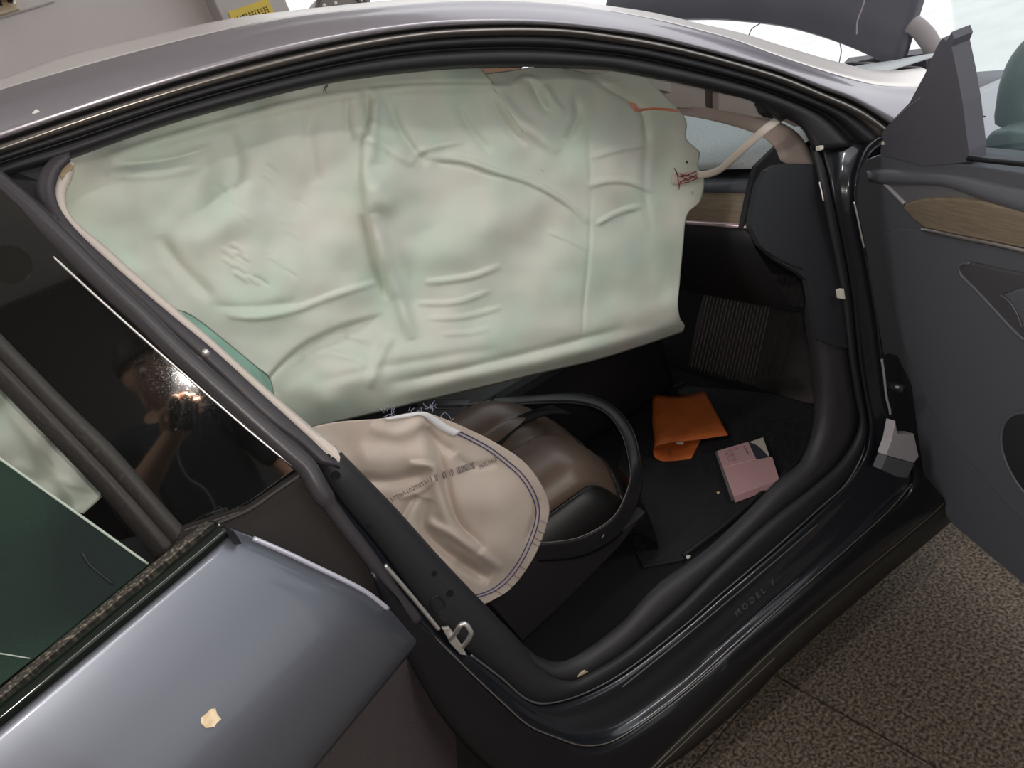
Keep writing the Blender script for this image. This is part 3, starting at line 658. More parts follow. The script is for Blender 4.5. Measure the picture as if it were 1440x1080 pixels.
strip('belt_trim', [PD(sh(bt, -1), F_(-.03)), PD(bt, F_(-.02)), [a_.lerp(b_, .45) for a_, b_ in zip(cr(PD(bt, F_(.020)), 24), cr(PD(bb, F_(.020)), 24))], [a_.lerp(b_, .75) for a_, b_ in zip(cr(PD(bt, F_(.034)), 24), cr(PD(bb, F_(.034)), 24))], PD(bb, F_(.036)), PD(sh(bb, 3), F_(.005))], DOORS, front_door, 60, 3)
tube('glass_seal', PD([(1362, 223), (1400, 227), (1440, 231), (1540, 245)], F_(.027)), .004, RUB, front_door, 20, 8)
prism('trim_recess', PD([(1243, 256), (1280, 256), (1330, 259), (1380, 276), (1440, 296), (1560, 330), (1560, 345), (1440, 300), (1380, 285), (1340, 280), (1310, 281), (1273, 287)], F_(.027)), -fd_n*.03, mat('recess_vinyl', (.20, .20, .22), .45), front_door, .002)
tube('recess_edge', PD([(1243, 257), (1256, 270), (1272, 286)], F_(.029)), .0036, mat('edge_vinyl', (.45, .45, .48), .45), front_door, 16, 8)
prism('wood_inlay', PD([(1272, 286), (1290, 281), (1310, 279), (1340, 279), (1380, 284), (1440, 299), (1560, 335), (1560, 388), (1440, 350), (1350, 332), (1299, 321), (1284, 309), (1268, 294)], F_(.036)), -fd_n*.03, WOOD, front_door, .005, True, 3)
tube('inlay_edge', PD([(1297, 322), (1350, 334), (1400, 344), (1440, 353), (1560, 388)], F_(.038)), .0034, ALU, front_door, 40, 8)
pk = prism('pull_pocket', PD([(1348, 378), (1352, 371), (1362, 369), (1400, 378), (1440, 386), (1540, 405), (1540, 560), (1440, 478), (1424, 463), (1372, 407), (1353, 388)], F_(.036)), -fd_n*.01, mat('pocket_vinyl', (.10, .098, .11), .55), front_door, .004, True, 3)
tube('pocket_edge', PD([(1440, 478), (1424, 463), (1372, 407), (1353, 388), (1348, 378), (1354, 371), (1364, 370)], F_(.037)), .0025, DOORS, pk, 40, 8)
prism('pull_cup', PD([(1407, 414), (1418, 422), (1430, 440), (1438, 460), (1450, 500), (1540, 560), (1540, 420), (1440, 405)], F_(.046)), -fd_n*.012, DOORP, pk, .004, True, 3)
tube('cup_stitch', PD([(1407, 415), (1418, 423), (1430, 441), (1437, 460)], F_(.047)), .0012, DOORS, pk, 20, 6)
spc = F_(.032)(1478, 657); sr = (F_(.032)(1420, 650)-spc).length
cir = [spc+fd_d*(math.cos(a)*sr)+V((0, 0, 1))*(math.sin(a)*sr*1.0) for a in [2*math.pi*i/48 for i in range(48)]]
spk = prism('speaker_grille', cir, fd_n*.006, mat('grille_dark', (.035, .04, .044), .7, 0, bump=.5, bscale=1500), front_door, .002, True)
tube('speaker_ring', [p+fd_n*.006 for p in cir], .003, DOORP, spk, 60, 8, closed=True)
prism('window_pane', PD([(1338, 66), (1342, 40), (1330, -60), (1420, -160), (1620, -160), (1620, 258), (1440, 236), (1362, 226), (1354, 146), (1346, 103)], F_(-.02)), -fd_n*.004, CLEAR, front_door)
# mirror on the outer side of the door
fm = F_(-.16)
mo = P(cr2([(1393, 178), (1394, 150), (1399, 118), (1410, 88), (1428, 62), (1455, 40), (1500, 30), (1560, 40), (1590, 90), (1580, 170), (1540, 196), (1470, 196), (1415, 188)], 40, True), fm)
mir = prism('mirror_housing', mo, -fd_n*.10, mat('mirror_haze_grey', (.26, .33, .34), .5), front_door, .02, True, 4)  # haze over the dark housing is put into this lighter colour
prism('mirror_foot', P([(1392, 186), (1420, 182), (1470, 190), (1500, 215), (1440, 214), (1372, 213), (1378, 203)], F_(-.11)), -fd_n*.09, mat('mirror_haze_grey', (.26, .33, .34), .5), front_door, .008, True)

# ---- front passenger seat
seat = empty('front_seat', (.25, .55, .285)); seat.parent = car; seat.location = V((.25, .55, .285))-V(car.location)
D.objects.remove(seat)
sx0, sx1, sy0, sy1 = -.22, .52, .325, .90
def ztop(u, v):
    x = sx0+(sx1-sx0)*u
    z = .555+.03*u+.035*math.exp(-((v-.10)/.16)**2)+.02*math.exp(-((v-.30)/.16)**2)+.04*math.exp(-((v-.82)/.20)**2)
    fr = max(0, (u-.76)/.24); z -= .15*fr**2.4
    e_ = max(0, (.08-v)/.08, (v-.95)/.05); z -= .035*e_**2
    z -= .03*math.exp(-((v-.53)/.05)**2)
    z -= .008*math.exp(-((v-.68)/.012)**2)
    return z
nu, nv = 50, 60
vs = []; fs = []
for i in range(nu):
    for j in range(nv):
        u, v = i/(nu-1), j/(nv-1)
        rd_ = max(0, u-.75)/.25
        yy = sy0+(sy1-sy0)*v; yc = (sy0+sy1)/2
        yy = yc+(yy-yc)*(1-.16*rd_**2)
        vs.append(V((sx0+(sx1-sx0)*u - .05*rd_*((v-.5)*2)**2 + .06*(v-.3)*rd_, yy, ztop(u, v))))
for i in range(nu-1):
    for j in range(nv-1): fs.append((i*nv+j, i*nv+j+1, (i+1)*nv+j+1, (i+1)*nv+j))
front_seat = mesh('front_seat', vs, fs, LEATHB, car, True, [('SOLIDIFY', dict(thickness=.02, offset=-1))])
# side and front of the cushion, in plain black
per = [vs[i*nv] for i in range(0, nu)] + [vs[(nu-1)*nv+j] for j in range(1, nv)] + [vs[i*nv+nv-1] for i in range(nu-2, -1, -1)]
cen = V((.2, .58, 0))
def drop(p, dz, out): 
    d_ = V((p.x-cen.x, p.y-cen.y, 0)).normalized()
    return V((p.x, p.y, p.z+dz))+d_*out
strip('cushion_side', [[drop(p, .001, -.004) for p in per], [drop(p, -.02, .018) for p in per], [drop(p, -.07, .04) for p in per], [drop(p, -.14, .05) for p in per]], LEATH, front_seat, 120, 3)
tube('piping', [drop(p, -.004, .002) for p in per], .0022, mat('piping_black', (.03, .03, .033), .3), front_seat, 120, 6)
gz = lambda l, z: [Zp(z)(*q) for q in l]
strip('seat_gap_shade', [gz([(684, 622), (709, 598), (725, 587), (746, 578), (775, 570)], .585), gz([(694, 624), (716, 601), (734, 590), (758, 580), (790, 576)], .578), gz([(704, 626), (725, 604), (743, 593), (772, 583), (804, 583)], .585)], mat('seam_and_shade_black', (.004, .004, .005), .9), front_seat, 30, 2)  # black strip laid in the groove as its shade
tube('seat_seam', gz([(660, 606), (668, 597), (683, 575), (696, 556)], .60), .0025, mat('seam_and_shade_black', (.004, .004, .005), .9), front_seat, 20, 6)
# trim band around the cushion
fr_ = [(Yp(.285), 690, 775), (Yp(.262), 755, 773), (Yp(.255), 820, 764), (Yp(.262), 868, 735), (Yp(.31), 891, 692), (Zp(.49), 894, 650), (Zp(.51), 880, 602), (Zp(.52), 850, 571), (Zp(.53), 810, 560), (Zp(.55), 750, 561), (Zp(.58), 700, 563), (Zp(.60), 640, 566), (Zp(.60), 585, 566)]
band = [f_(a, b) for f_, a, b in fr_]
bo = [(690, 783), (758, 783), (823, 774), (872, 744), (897, 696), (900, 650), (886, 598), (853, 565), (811, 553), (750, 556), (700, 558), (640, 561), (585, 560)]
band2 = [f_(a[0], a[1]) for (f_, _, _), a in zip(fr_, bo)]
bi = [(690, 766), (752, 764), (816, 755), (862, 727), (883, 686), (885, 650), (872, 606), (846, 577), (809, 567), (750, 567), (700, 570), (640, 574), (585, 574)]
band0 = [f_(a[0], a[1]) for (f_, _, _), a in zip(fr_, bi)]
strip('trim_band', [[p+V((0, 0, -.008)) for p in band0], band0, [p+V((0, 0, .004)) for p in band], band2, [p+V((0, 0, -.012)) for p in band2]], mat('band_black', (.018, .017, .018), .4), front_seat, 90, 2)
tube('band_bead', band2, .0011, mat('bead_grey', (.16, .15, .15), .4), front_seat, 90, 6)
tube('band_bead', band0, .0011, mat('bead_grey', (.16, .15, .15), .4), front_seat, 90, 6)
# seat base shield
prism('base_shield', P([(735, 902), (690, 850), (700, 780), (760, 778), (825, 770), (880, 742), (908, 720), (870, 770), (800, 842)], Yp(.262)), (0, .03, 0), mat('shield_plastic', (.017, .015, .017), .6), front_seat, .003)
tube('shield_clip', P([(846, 757), (850, 751)], Yp(.25)), .0014, DOORS, front_seat, 6, 6)
# seat back and head restraint (behind the curtain)
sb = [(-.18, .56), (-.22, .75), (-.26, .95), (-.29, 1.09)]
strip('backrest', [[V((x, y, z-.03*abs((y-.58)/.3)**2)) for y in (.33, .42, .58, .74, .84)] for x, z in sb]+[[V((-.37, y, 1.08)) for y in (.33, .42, .58, .74, .84)]]+[[V((x-.12, y, z)) for y in (.33, .42, .58, .74, .84)] for x, z in sb[::-1][1:]], LEATH, front_seat, 30, 4, .02)
hr = []
box('headrest', (-.38, .47, 1.12), (-.28, .70, 1.28), LEATH, front_seat, .04, 4)

# ================================================================== curtain airbag
def grid_px(top, bot, left, right, nu, nv):
    T = np.array(cr2(top, nu)); B = np.array(cr2(bot, nu)); L = np.array(cr2(left, nv)); R_ = np.array(cr2(right, nv))
    u = np.linspace(0, 1, nu)[None, :, None]; v = np.linspace(0, 1, nv)[:, None, None]
    G = (1-v)*T[None]+v*B[None]+(1-u)*L[:, None]+u*R_[:, None]-((1-u)*(1-v)*T[0]+u*(1-v)*T[-1]+(1-u)*v*B[0]+u*v*B[-1])
    return G
def polydist(G, line, n=24):
    """Distance in pixels to a polyline, signed side and position along it."""
    L = np.array(cr2(line, n)); best = np.full(G.shape[:2], 1e9); side = np.zeros(G.shape[:2]); pos = np.zeros(G.shape[:2])
    for i in range(n-1):
        a, b = L[i], L[i+1]; d = b-a; l2 = (d**2).sum()+1e-9
        t = np.clip(((G-a)@d)/l2, 0, 1); q = a+t[..., None]*d; e = G-q
        dist = np.hypot(e[..., 0], e[..., 1]); mk = dist < best
        best = np.where(mk, dist, best); side = np.where(mk, d[0]*e[..., 1]-d[1]*e[..., 0], side); pos = np.where(mk, (i+t)/(n-1), pos)
    return best, np.sign(side), pos
def folds(G, lst):
    h = np.zeros(G.shape[:2])
    for kind, line, wd, ht in lst:
        d, s, pos = polydist(G, line)
        tap = np.clip(np.minimum(pos, 1-pos)*5, 0, 1)**.6
        if kind == 'r': h += ht*.8*np.exp(-(d/(wd*.72))**2)*tap
        elif kind == 's':                     # a step: proud on one side, falling away behind the other
            h += ht*(.5+.5*np.tanh(s*d/2.6))*np.exp(-(d/wd)**2)*tap
        elif kind == 't': h += ht*(.5+.5*np.tanh(s*d/2.2))*np.exp(-(d/wd)**2)*np.clip((1-pos)*3, 0, 1)
        elif kind == 'b': h += ht*np.exp(-(d/wd)**2)
    return h
def fnoise(G, sc, amp, seed=0):
    out = np.zeros(G.shape[:2])
    for i in range(G.shape[0]):
        for j in range(G.shape[1]):
            out[i, j] = noise.noise(V((G[i, j, 0]/sc+seed, G[i, j, 1]/sc, seed*.7)))
    return out*amp
def cloth(name, G, Y, M, parent, thick):
    nv, nu = G.shape[:2]
    ax, ay, az = (np.array(a) for a in (AX, AY, AZ)); c = np.array(CAM)
    d = ax*((G[..., 0:1]-720)/FPX)+ay*((G[..., 1:2]-540)/FPX)+az
    t = (Y-c[1])/d[..., 1]
    Pn = c+d*t[..., None]
    verts = [V(p) for p in Pn.reshape(-1, 3)]
    faces = [(i*nu+j, i*nu+j+1, (i+1)*nu+j+1, (i+1)*nu+j) for i in range(nv-1) for j in range(nu-1)]
    return mesh(name, verts, faces, M, parent, True, [('SOLIDIFY', dict(thickness=thick, offset=0))] if thick else [])
BAGM = mat('pale_green_airbag_fabric', (.56, .66, .57), .75, 0, col2=(.66, .66, .60), nscale=7, ndetail=3, bump=.12, bscale=1500, lo=.36, hi=.64)
bag = empty('curtain_airbag', (.25, .30, 1.40), 'large pale green deflated curtain airbag hanging across the front door opening', 'airbag')
top = [(70, 205), (147, 190), (233, 160), (333, 132), (480, 98), (580, 90), (660, 92), (671, 93), (676, 103), (705, 102), (738, 97), (772, 95), (800, 99), (830, 104), (850, 103), (866, 97), (885, 96)]
right = [(885, 96), (905, 107), (925, 126), (945, 146), (962, 165), (965, 175), (964, 194), (973, 204), (983, 214), (981, 232), (989, 252), (988, 270), (983, 284), (966, 301), (960, 345), (955, 400), (953, 432), (957, 450), (962, 456), (960, 466)]
bot = [(390, 604), (430, 602), (480, 591), (540, 577), (600, 562), (690, 541), (760, 524), (840, 505), (920, 480), (960, 466)]
left = [(70, 205), (75, 240), (85, 310), (160, 400), (235, 432), (264, 440), (318, 480), (360, 515), (377, 529), (384, 545), (386, 568), (390, 604)]
G = grid_px(top, bot, left, right, 300, 170)
FOLDS = [
 ('s', [(150, 218), (233, 193), (330, 166), (420, 142), (480, 131), (560, 122), (640, 119), (720, 120)], 9, -.010),
 ('s', [(720, 120), (735, 108), (760, 112)], 6, -.006),
 ('r', [(512, 126), (516, 150), (515, 190)], 8, .012), ('r', [(530, 130), (525, 170), (524, 230)], 9, -.014),
 ('b', [(530, 262), (532, 280)], 24, -.022), ('s', [(548, 420), (528, 350), (513, 285), (509, 235), (515, 168)], 14, -.016), ('b', [(530, 268), (540, 282)], 17, -.012), ('r', [(525, 300), (542, 360), (562, 420), (580, 478)], 13, -.016), ('r', [(512, 300), (524, 360), (545, 420)], 10, .014),
 ('r', [(575, 232), (590, 213), (620, 204), (652, 198)], 5, -.008), ('r', [(600, 220), (650, 225), (695, 240), (745, 256), (790, 280), (812, 298), (826, 314)], 5, -.010),
 ('r', [(612, 228), (660, 234), (700, 250)], 5, .006),
 ('r', [(826, 262), (850, 255), (880, 255), (918, 270)], 4.5, -.008), ('r', [(838, 316), (858, 304), (880, 295), (900, 291)], 4.5, -.008), ('r', [(830, 222), (870, 210), (910, 203)], 5, -.006), ('r', [(770, 325), (800, 338), (828, 352)], 4, -.004),
 ('r', [(596, 397), (630, 394), (665, 388), (704, 373)], 4.5, -.008), ('r', [(585, 427), (640, 425), (690, 408)], 4, -.006), ('r', [(598, 448), (650, 446), (706, 432)], 4, -.006), ('r', [(620, 470), (660, 468), (690, 462)], 4, -.004),
 ('r', [(320, 444), (360, 446), (410, 437), (470, 415), (535, 395)], 5, -.009), ('r', [(300, 430), (350, 432), (420, 424)], 9, .006),
 ('r', [(490, 135), (487, 165), (495, 200)], 8, .010), ('r', [(545, 140), (560, 180), (580, 210), (600, 232)], 10, .013), ('r', [(500, 190), (540, 205), (580, 232)], 9, -.008),
 ('r', [(640, 145), (660, 180), (690, 215)], 9, .008), ('r', [(700, 130), (720, 160), (755, 190), (785, 215)], 12, -.012), ('r', [(690, 140), (712, 178), (740, 205)], 8, .008), ('r', [(745, 112), (758, 140), (770, 160)], 8, .012), ('r', [(765, 120), (778, 145), (795, 160)], 7, -.009),
 ('r', [(805, 135), (812, 160), (806, 180), (796, 196)], 8, .012), ('r', [(830, 110), (860, 128), (890, 145), (905, 165), (910, 200)], 6, .008),
 ('r', [(826, 185), (830, 250), (830, 300), (827, 360), (820, 430), (818, 480)], 4, .004), ('r', [(905, 150), (908, 210), (905, 260), (915, 330)], 8, .004),
 ('t', [(374, 533), (400, 505), (430, 482), (480, 458), (540, 440)], 26, .032),
 ('b', [(340, 330), (400, 380)], 60, -.018), ('b', [(200, 280), (260, 330)], 45, -.012), ('b', [(250, 300), (290, 240)], 30, .010), ('r', [(225, 330), (250, 370), (300, 420)], 14, .012),
 ('b', [(690, 300), (650, 340)], 50, -.012), ('b', [(740, 420), (700, 460)], 50, -.010), ('b', [(890, 380), (880, 430)], 45, -.012), ('r', [(440, 150), (435, 200), (445, 260)], 14, .008), ('r', [(320, 180), (335, 230), (330, 270)], 16, .009),
 ('r', [(160, 232), (230, 225), (300, 205)], 9, .012), ('r', [(150, 245), (220, 245), (290, 230)], 9, -.008),
 ('r', [(440, 540), (520, 520), (600, 505), (700, 490)], 10, .006), ('r', [(540, 560), (640, 535), (760, 508), (880, 478), (955, 452)], 13, -.014), ('r', [(540, 540), (640, 520), (760, 492), (880, 460)], 8, .008), ('r', [(520, 545), (530, 510), (550, 470)], 10, -.010), ('b', [(470, 560), (500, 520)], 25, -.010),
 ('r', [(440, 480), (480, 470), (520, 480)], 8, -.007), ('r', [(430, 500), (470, 498), (510, 510)], 8, .007),
]
rs = np.random.RandomState(5)
for k in range(26):                                            # press marks in the weave
    x, y = rs.uniform(300, 420), rs.uniform(230, 390)
    FOLDS.append(('r', [(x, y), (x+11, y+6), (x+20, y+14)], 3.2, rs.choice([-.0022, .0022])))
Y = .30+folds(G, FOLDS)+fnoise(G, 95, .018, 3)+fnoise(G, 38, .006, 8)
vv = np.linspace(0, 1, 170)[:, None]
Y = Y+.03*np.clip((vv-.93)/.07, 0, 1)**2 - .012*np.exp(-((vv-.90)/.05)**2) + .02*np.clip((.06-vv)/.06, 0, 1)
cloth('fabric_sheet', G, Y, BAGM, bag, .004)
# the sheet behind the folded corner, and the run over the rear window
G2 = grid_px([(240, 430), (330, 470), (430, 500)], [(340, 600), (380, 606), (440, 606)], [(240, 430), (290, 520), (340, 600)], [(430, 500), (436, 560), (440, 606)], 40, 40)
TEAL = mat('sea_green_airbag_fabric', (.50, .84, .74), .75, 0, bump=.12, bscale=1500)
cloth('under_layer', G2, .355+fnoise(G2, 40, .01, 2)+folds(G2, [('r', [(330, 470), (355, 510), (382, 560)], 5, -.006)]), TEAL, bag, .003)
G3 = grid_px([(-90, 430), (60, 560), (152, 690)], [(-90, 650), (40, 700), (118, 722)], [(-90, 430), (-90, 540), (-90, 650)], [(152, 690), (138, 704), (118, 722)], 60, 30)
cloth('rear_window_sheet', G3, .42+fnoise(G3, 50, .015, 4)+folds(G3, [('r', [(0, 560), (60, 640), (110, 715)], 14, .01), ('r', [(20, 650), (70, 670), (140, 690)], 7, -.008)]), BAGM, bag, .004)
# marks on the curtain
yb = Yp(.283)
def bagY(px, py):
    d = (G[..., 0]-px)**2+(G[..., 1]-py)**2
    i, j = np.unravel_index(d.argmin(), d.shape); return float(Y[i, j])
def bp(px, py, lift=.006): return Yp(bagY(px, py)-lift)(px, py)
tab = prism('orange_tab', [bp(*q, .008) for q in ((886, 144), (893, 145), (898, 153), (920, 151), (948, 153), (958, 158), (940, 156), (915, 154), (900, 157), (893, 156))], (0, .002, 0), mat('orange_tab', (.74, .30, .20), .7), bag)
STI = mat('maroon_thread', (.20, .03, .04), .8)
for ln in ([(948, 236), (952, 246), (954, 254), (955, 267)], [(956, 244), (963, 247), (979, 241)], [(957, 249), (968, 247), (980, 250)], [(956, 256), (966, 251), (978, 247)], [(957, 247), (967, 253), (979, 246)], [(957, 258), (968, 256), (980, 251)], [(950, 238), (955, 248), (966, 244)], [(955, 265), (957, 256), (966, 254)]):
    tube('stitching', [bp(*q, .0085) for q in ln], .0009 if ln[0][0] > 950 else .0007, STI, bag, 14, 5)
prism('strap_pad', [bp(*q, .007) for q in ((945, 246), (956, 243), (980, 240), (981, 252), (958, 259), (946, 258))], (0, .002, 0), mat('strap_web', (.60, .53, .47), .8, 0, bump=.2, bscale=900), bag)
for px, py, M_ in ((966, 228, INK), (974, 271, mat('hole_ring', (.35, .38, .34), .7))):
    c = bp(px, py, .007)
    if M_ is INK: prism('punched_hole', [c+V((math.cos(a)*.0024, 0, math.sin(a)*.0024)) for a in [i*math.pi/6 for i in range(12)]], (0, .001, 0), M_, bag)
    else: tube('punched_hole', [c+V((math.cos(a)*.0026, 0, math.sin(a)*.0026)) for a in [i*math.pi/6 for i in range(12)]], .0007, M_, bag, 20, 5, closed=True)
tube('pen_mark', [bp(*q) for q in ((455, 128), (458, 121), (461, 119), (458, 126), (459, 131))], .0007, INK, bag, 14, 5)
yA, yB = bagY(980, 246)-.008, None
st1 = [Yp(yA)(979, 241), Yp(.25)(1005, 237), Yp(.19)(1034, 212), Yp(.16)(1055, 193), Yp(.14)(1073, 177), Sd(.055)(1092, 163)]
st2 = [Yp(yA)(981, 252), Yp(.255)(1008, 246), Yp(.195)(1036, 225), Yp(.155)(1060, 203), Yp(.13)(1082, 184), Sd(.05)(1105, 167)]
strip('tether_strap', [st1, st2], mat('strap_web', (.60, .53, .47), .8), bag, 40, 3, .0016)
prism('strap_anchor', [Sd(.045)(*q) for q in ((1090, 160), (1100, 157), (1110, 161), (1105, 168), (1098, 172))], (0, .01, 0), RUBL, bag, .001)

# ================================================================== beige seat airbag
SBM = mat('beige_airbag_fabric', (.55, .46, .405), .42, 0, col2=(.59, .51, .445), nscale=9, bump=.1, bscale=1500, spec=.4)
sbag = empty('side_airbag', (.12, .22, .60), 'beige deflated side airbag with blue seam hanging over the front seat', 'airbag')
G = grid_px([(425, 604), (470, 594), (540, 588), (575, 581), (600, 580)], [(590, 840), (640, 853), (672, 851), (686, 847)], [(425, 604), (470, 680), (530, 760), (590, 840)],
            [(600, 580), (640, 595), (690, 619), (735, 648), (760, 680), (772, 712), (766, 746), (747, 789), (716, 829), (686, 847)], 150, 150)
SF = [('r', [(600, 600), (620, 650), (628, 690), (645, 740), (680, 775)], 12, .018), ('s', [(575, 648), (612, 655), (622, 690), (640, 735), (676, 768)], 16, -.020),
      ('b', [(520, 645), (590, 645)], 22, -.016), ('r', [(490, 672), (550, 676), (612, 658)], 12, .014), ('r', [(585, 695), (570, 720), (560, 740)], 8, .012), ('r', [(600, 700), (595, 740), (620, 770), (690, 815)], 12, .022), ('r', [(595, 730), (650, 760), (705, 800)], 9, -.010), ('r', [(640, 790), (680, 815)], 9, .010),
      ('r', [(560, 700), (590, 690), (612, 672)], 6, -.008), ('r', [(590, 600), (610, 615), (640, 640)], 10, .010), ('r', [(520, 600), (560, 610), (600, 590)], 14, -.008), ('r', [(640, 640), (660, 655), (700, 650)], 8, .006),
      ('r', [(756, 700), (752, 725), (740, 760)], 6, .006), ('b', [(690, 720), (690, 760)], 40, -.014)]
Y = .215+folds(G, SF)+fnoise(G, 60, .012, 6)
cloth('fabric_sheet', G, Y, SBM, sbag, .003)
SEAM = [(640, 604), (665, 616), (690, 630), (715, 649), (735, 667), (750, 689), (758, 712), (757, 735), (747, 765), (729, 799), (709, 822), (690, 834), (668, 841)]
BLUE = mat('navy_thread', (.06, .06, .17), .8)
for k, dx in enumerate((0, -5)):
    L_ = cr2(SEAM, 40)
    tube('seam', [bp(x+dx*.9, y+(-dx*.6 if y < 720 else dx*.5), .003) for x, y in L_], .0011, BLUE, sbag, 100, 6)
wt = mat('white_tape', (.72, .72, .74), .7)
strip('white_tape', [[bp(*q, .005) for q in ((540, 588), (570, 582), (596, 579), (615, 588), (632, 599), (648, 606))], [bp(*q, .006) for q in ((545, 591), (572, 587), (592, 584), (606, 594), (622, 606), (640, 614))]], wt, sbag, 30, 2, .001)
rnd = random.Random(11)
THR = mat('pale_thread', (.36, .36, .50), .8)
for cx, cy, n in ((550, 580, 8), (610, 575, 8), (585, 579, 5), (625, 590, 3)):
    for k in range(n):
        x0, y0 = cx+rnd.uniform(-12, 12), cy+rnd.uniform(-2, 7); a = rnd.uniform(-2.6, -.4); l = rnd.uniform(4, 13)
        yq = bagY(x0, y0)-.004
        g = [(x0, y0), (x0+math.cos(a)*l*.5+rnd.uniform(-3, 3), y0+math.sin(a)*l*.5), (x0+math.cos(a)*l, y0+math.sin(a)*l)]
        tube('frayed_thread', [Yp(yq+.002*i)(*q) for i, q in enumerate(g)], .00042, THR, sbag, 8, 4)
for k in range(9):                                             # snips in the hem
    i = rnd.uniform(.35, .95); q = cr2([(747, 660), (768, 695), (770, 735), (752, 782), (722, 825), (690, 845)], 60)[int(i*59)]
    tube('hem_snip', [bp(q[0], q[1], .003), bp(q[0]-9, q[1]-5, .003)], .0006, mat('hem_shadow', (.25, .2, .18), .8), sbag, 4, 4)
def onbag(body, a, b, h, sp):
    pa, pb = bp(*a, .004), bp(*b, .004); up_ = bp(a[0]-4, a[1]-11, .004)-pa
    text('printed_code', body, h, INKG, sbag, (pa, pb-pa, up_), .0003, sp)
onbag('1779A10295S31', (550, 706), (600, 680), .0115, .95)
onbag('3EC0629', (674, 660), (704, 645), .0115, .95)
rnd = random.Random(2); vs = []; fs = []
for k in range(30):
    u = k/29
    if rnd.random() < .25: continue
    x, y = 607+u*60, 679-u*20
    pa = bp(x, y, .004); pb = bp(x-3, y-9, .004); ww = (bp(x+1.6*rnd.uniform(.4, 1), y-.5, .004)-pa); n = len(vs)
    vs += [pa, pa+ww, pb+ww, pb]; fs.append((n, n+1, n+2, n+3))
mesh('printed_barcode', vs, fs, INKG, sbag, False)['kind'] = 'stuff'

# ================================================================== things on the cabin floor
# floor mat: tray with a raised rim and a ribbed upper slope
ZM = .288
tp = plane(V((.31, 0, -.22)).normalized(), V((.31, 0, -.22)).normalized().dot(V((1.12, 0, ZM))))
fm_ = empty('floor_mat', (.85, .5, ZM), 'black rubber floor mat with a ribbed front slope in the passenger footwell', 'mat')
flat = P([(1153, 563), (1150, 610), (1128, 650), (1085, 690), (1020, 745), (960, 790), (905, 800), (860, 700), (880, 610), (905, 575), (965, 545), (1060, 553)], Zp(ZM))
prism('tray', flat, (0, 0, .006), MATR, fm_, .002)
rimp = [q+V((0, 0, .010)) for q in P([(1152, 540), (1151, 565), (1148, 610), (1126, 649), (1082, 689), (1018, 744), (962, 786)], Zp(ZM))]
tube('rim', rimp, .006, MATR, fm_, 50, 8)
rimp2 = [q+V((0, 0, .008)) for q in P([(868, 592), (900, 570), (940, 550), (965, 540)], Zp(ZM))]
tube('rim', rimp2, .006, MATR, fm_, 30, 8)
prism('slope', [tp(*q) for q in ((1000, 377), (1135, 390), (1145, 440), (1153, 520), (1153, 566), (1060, 560), (962, 548), (980, 450))], V((-.22, 0, -.31)).normalized()*.004, MATS_, fm_, .001)
for k in range(19):
    u = k/18
    a = (1005+u*88, 379.5+u*8); b = (970+u*90, 530+u*8)
    tube('rib', [tp(*a)+V((-.003, 0, .002)), tp(a[0]*.5+b[0]*.5, a[1]*.5+b[1]*.5)+V((-.003, 0, .002)), tp(*b)+V((-.003, 0, .002))], .0020, MATS_, fm_, 10, 6)
for k in range(5):                                              # the open grooves at the outer end
    x0 = 1098+k*9.0
    tube('groove', [tp(x0, 388)+V((-.005, 0, .003)), tp(x0-17, 460)+V((-.005, 0, .003)), tp(x0-34, 528)+V((-.005, 0, .003))], .0013, RUB, fm_, 10, 5)

# orange folded card
Zq = lambda lst: [Zp(z)(a, b) for a, b, z in lst]
Z0 = ZM+.007
near = Zq([(972, 645, Z0), (948, 648, Z0), (930, 648, Z0+.001), (921, 643, Z0+.008), (919, 632, Z0+.03), (924, 627, Z0+.042), (945, 622, Z0+.042), (975, 619, Z0+.036), (1024, 612, Z0+.022)])
far = Zq([(1000, 590, Z0), (960, 592, Z0), (938, 590, Z0+.001), (922, 580, Z0+.008), (916, 562, Z0+.03), (920, 555, Z0+.042), (940, 556, Z0+.042), (962, 555.5, Z0+.040), (990, 549, Z0+.036)])
card = empty('folded_card', near[2], 'orange card folded double lying on the floor mat behind the pink box', 'card')
strip('card_sheet', [near, [a.lerp(b, .5) for a, b in zip(near, far)], far], ORANGE, card, 60, 4, .0012)
tube('scribble', [p+V((0, -.002, .002)) for p in Zq([(930, 640, Z0+.002), (940, 632, Z0+.004), (946, 627, Z0+.006), (938, 641, Z0+.002), (945, 636, Z0+.003)])], .0006, INK, card, 14, 5)
prism('white_slip', Zq([(951, 622, Z0+.030), (962, 620, Z0+.030), (960, 625, Z0+.030), (953, 625, Z0+.030)]), (0, .006, .001), PAPER, card)

# pink box
ZB = ZM+.007; ZT = ZB+.022
pb = empty('card_box', Zp(ZB)(1052, 660), 'flat pink cardboard box with a cut corner lying on the floor mat', 'box')
tpz = Zp(ZT)
prism('box_body', P([(1008, 634), (1052, 621), (1064, 646), (1086, 642), (1096, 674.5), (1031.5, 698)], tpz), (0, 0, -.02), PINK, pb, .0008)
prism('inner_tray', P([(1053, 622), (1073, 615), (1083, 643), (1064, 646)], Zp(ZT-.003)), (0, 0, -.016), mat('tray_dark', (.05, .055, .075), .6), pb)
prism('white_flap', P(cr2([(1054, 621.5), (1063, 625), (1072, 632), (1080, 641)], 10)+[(1082, 641), (1073, 615)], Zp(ZT-.0015)), (0, 0, -.001), mat('cream_card', (.66, .60, .52), .8), pb)
tube('crease', [p+V((0, 0, .0003)) for p in P([(1018.5, 657), (1038, 652), (1060, 646.5)], tpz)], .0006, mat('pink_light', (.8, .56, .56), .8), pb, 10, 5)
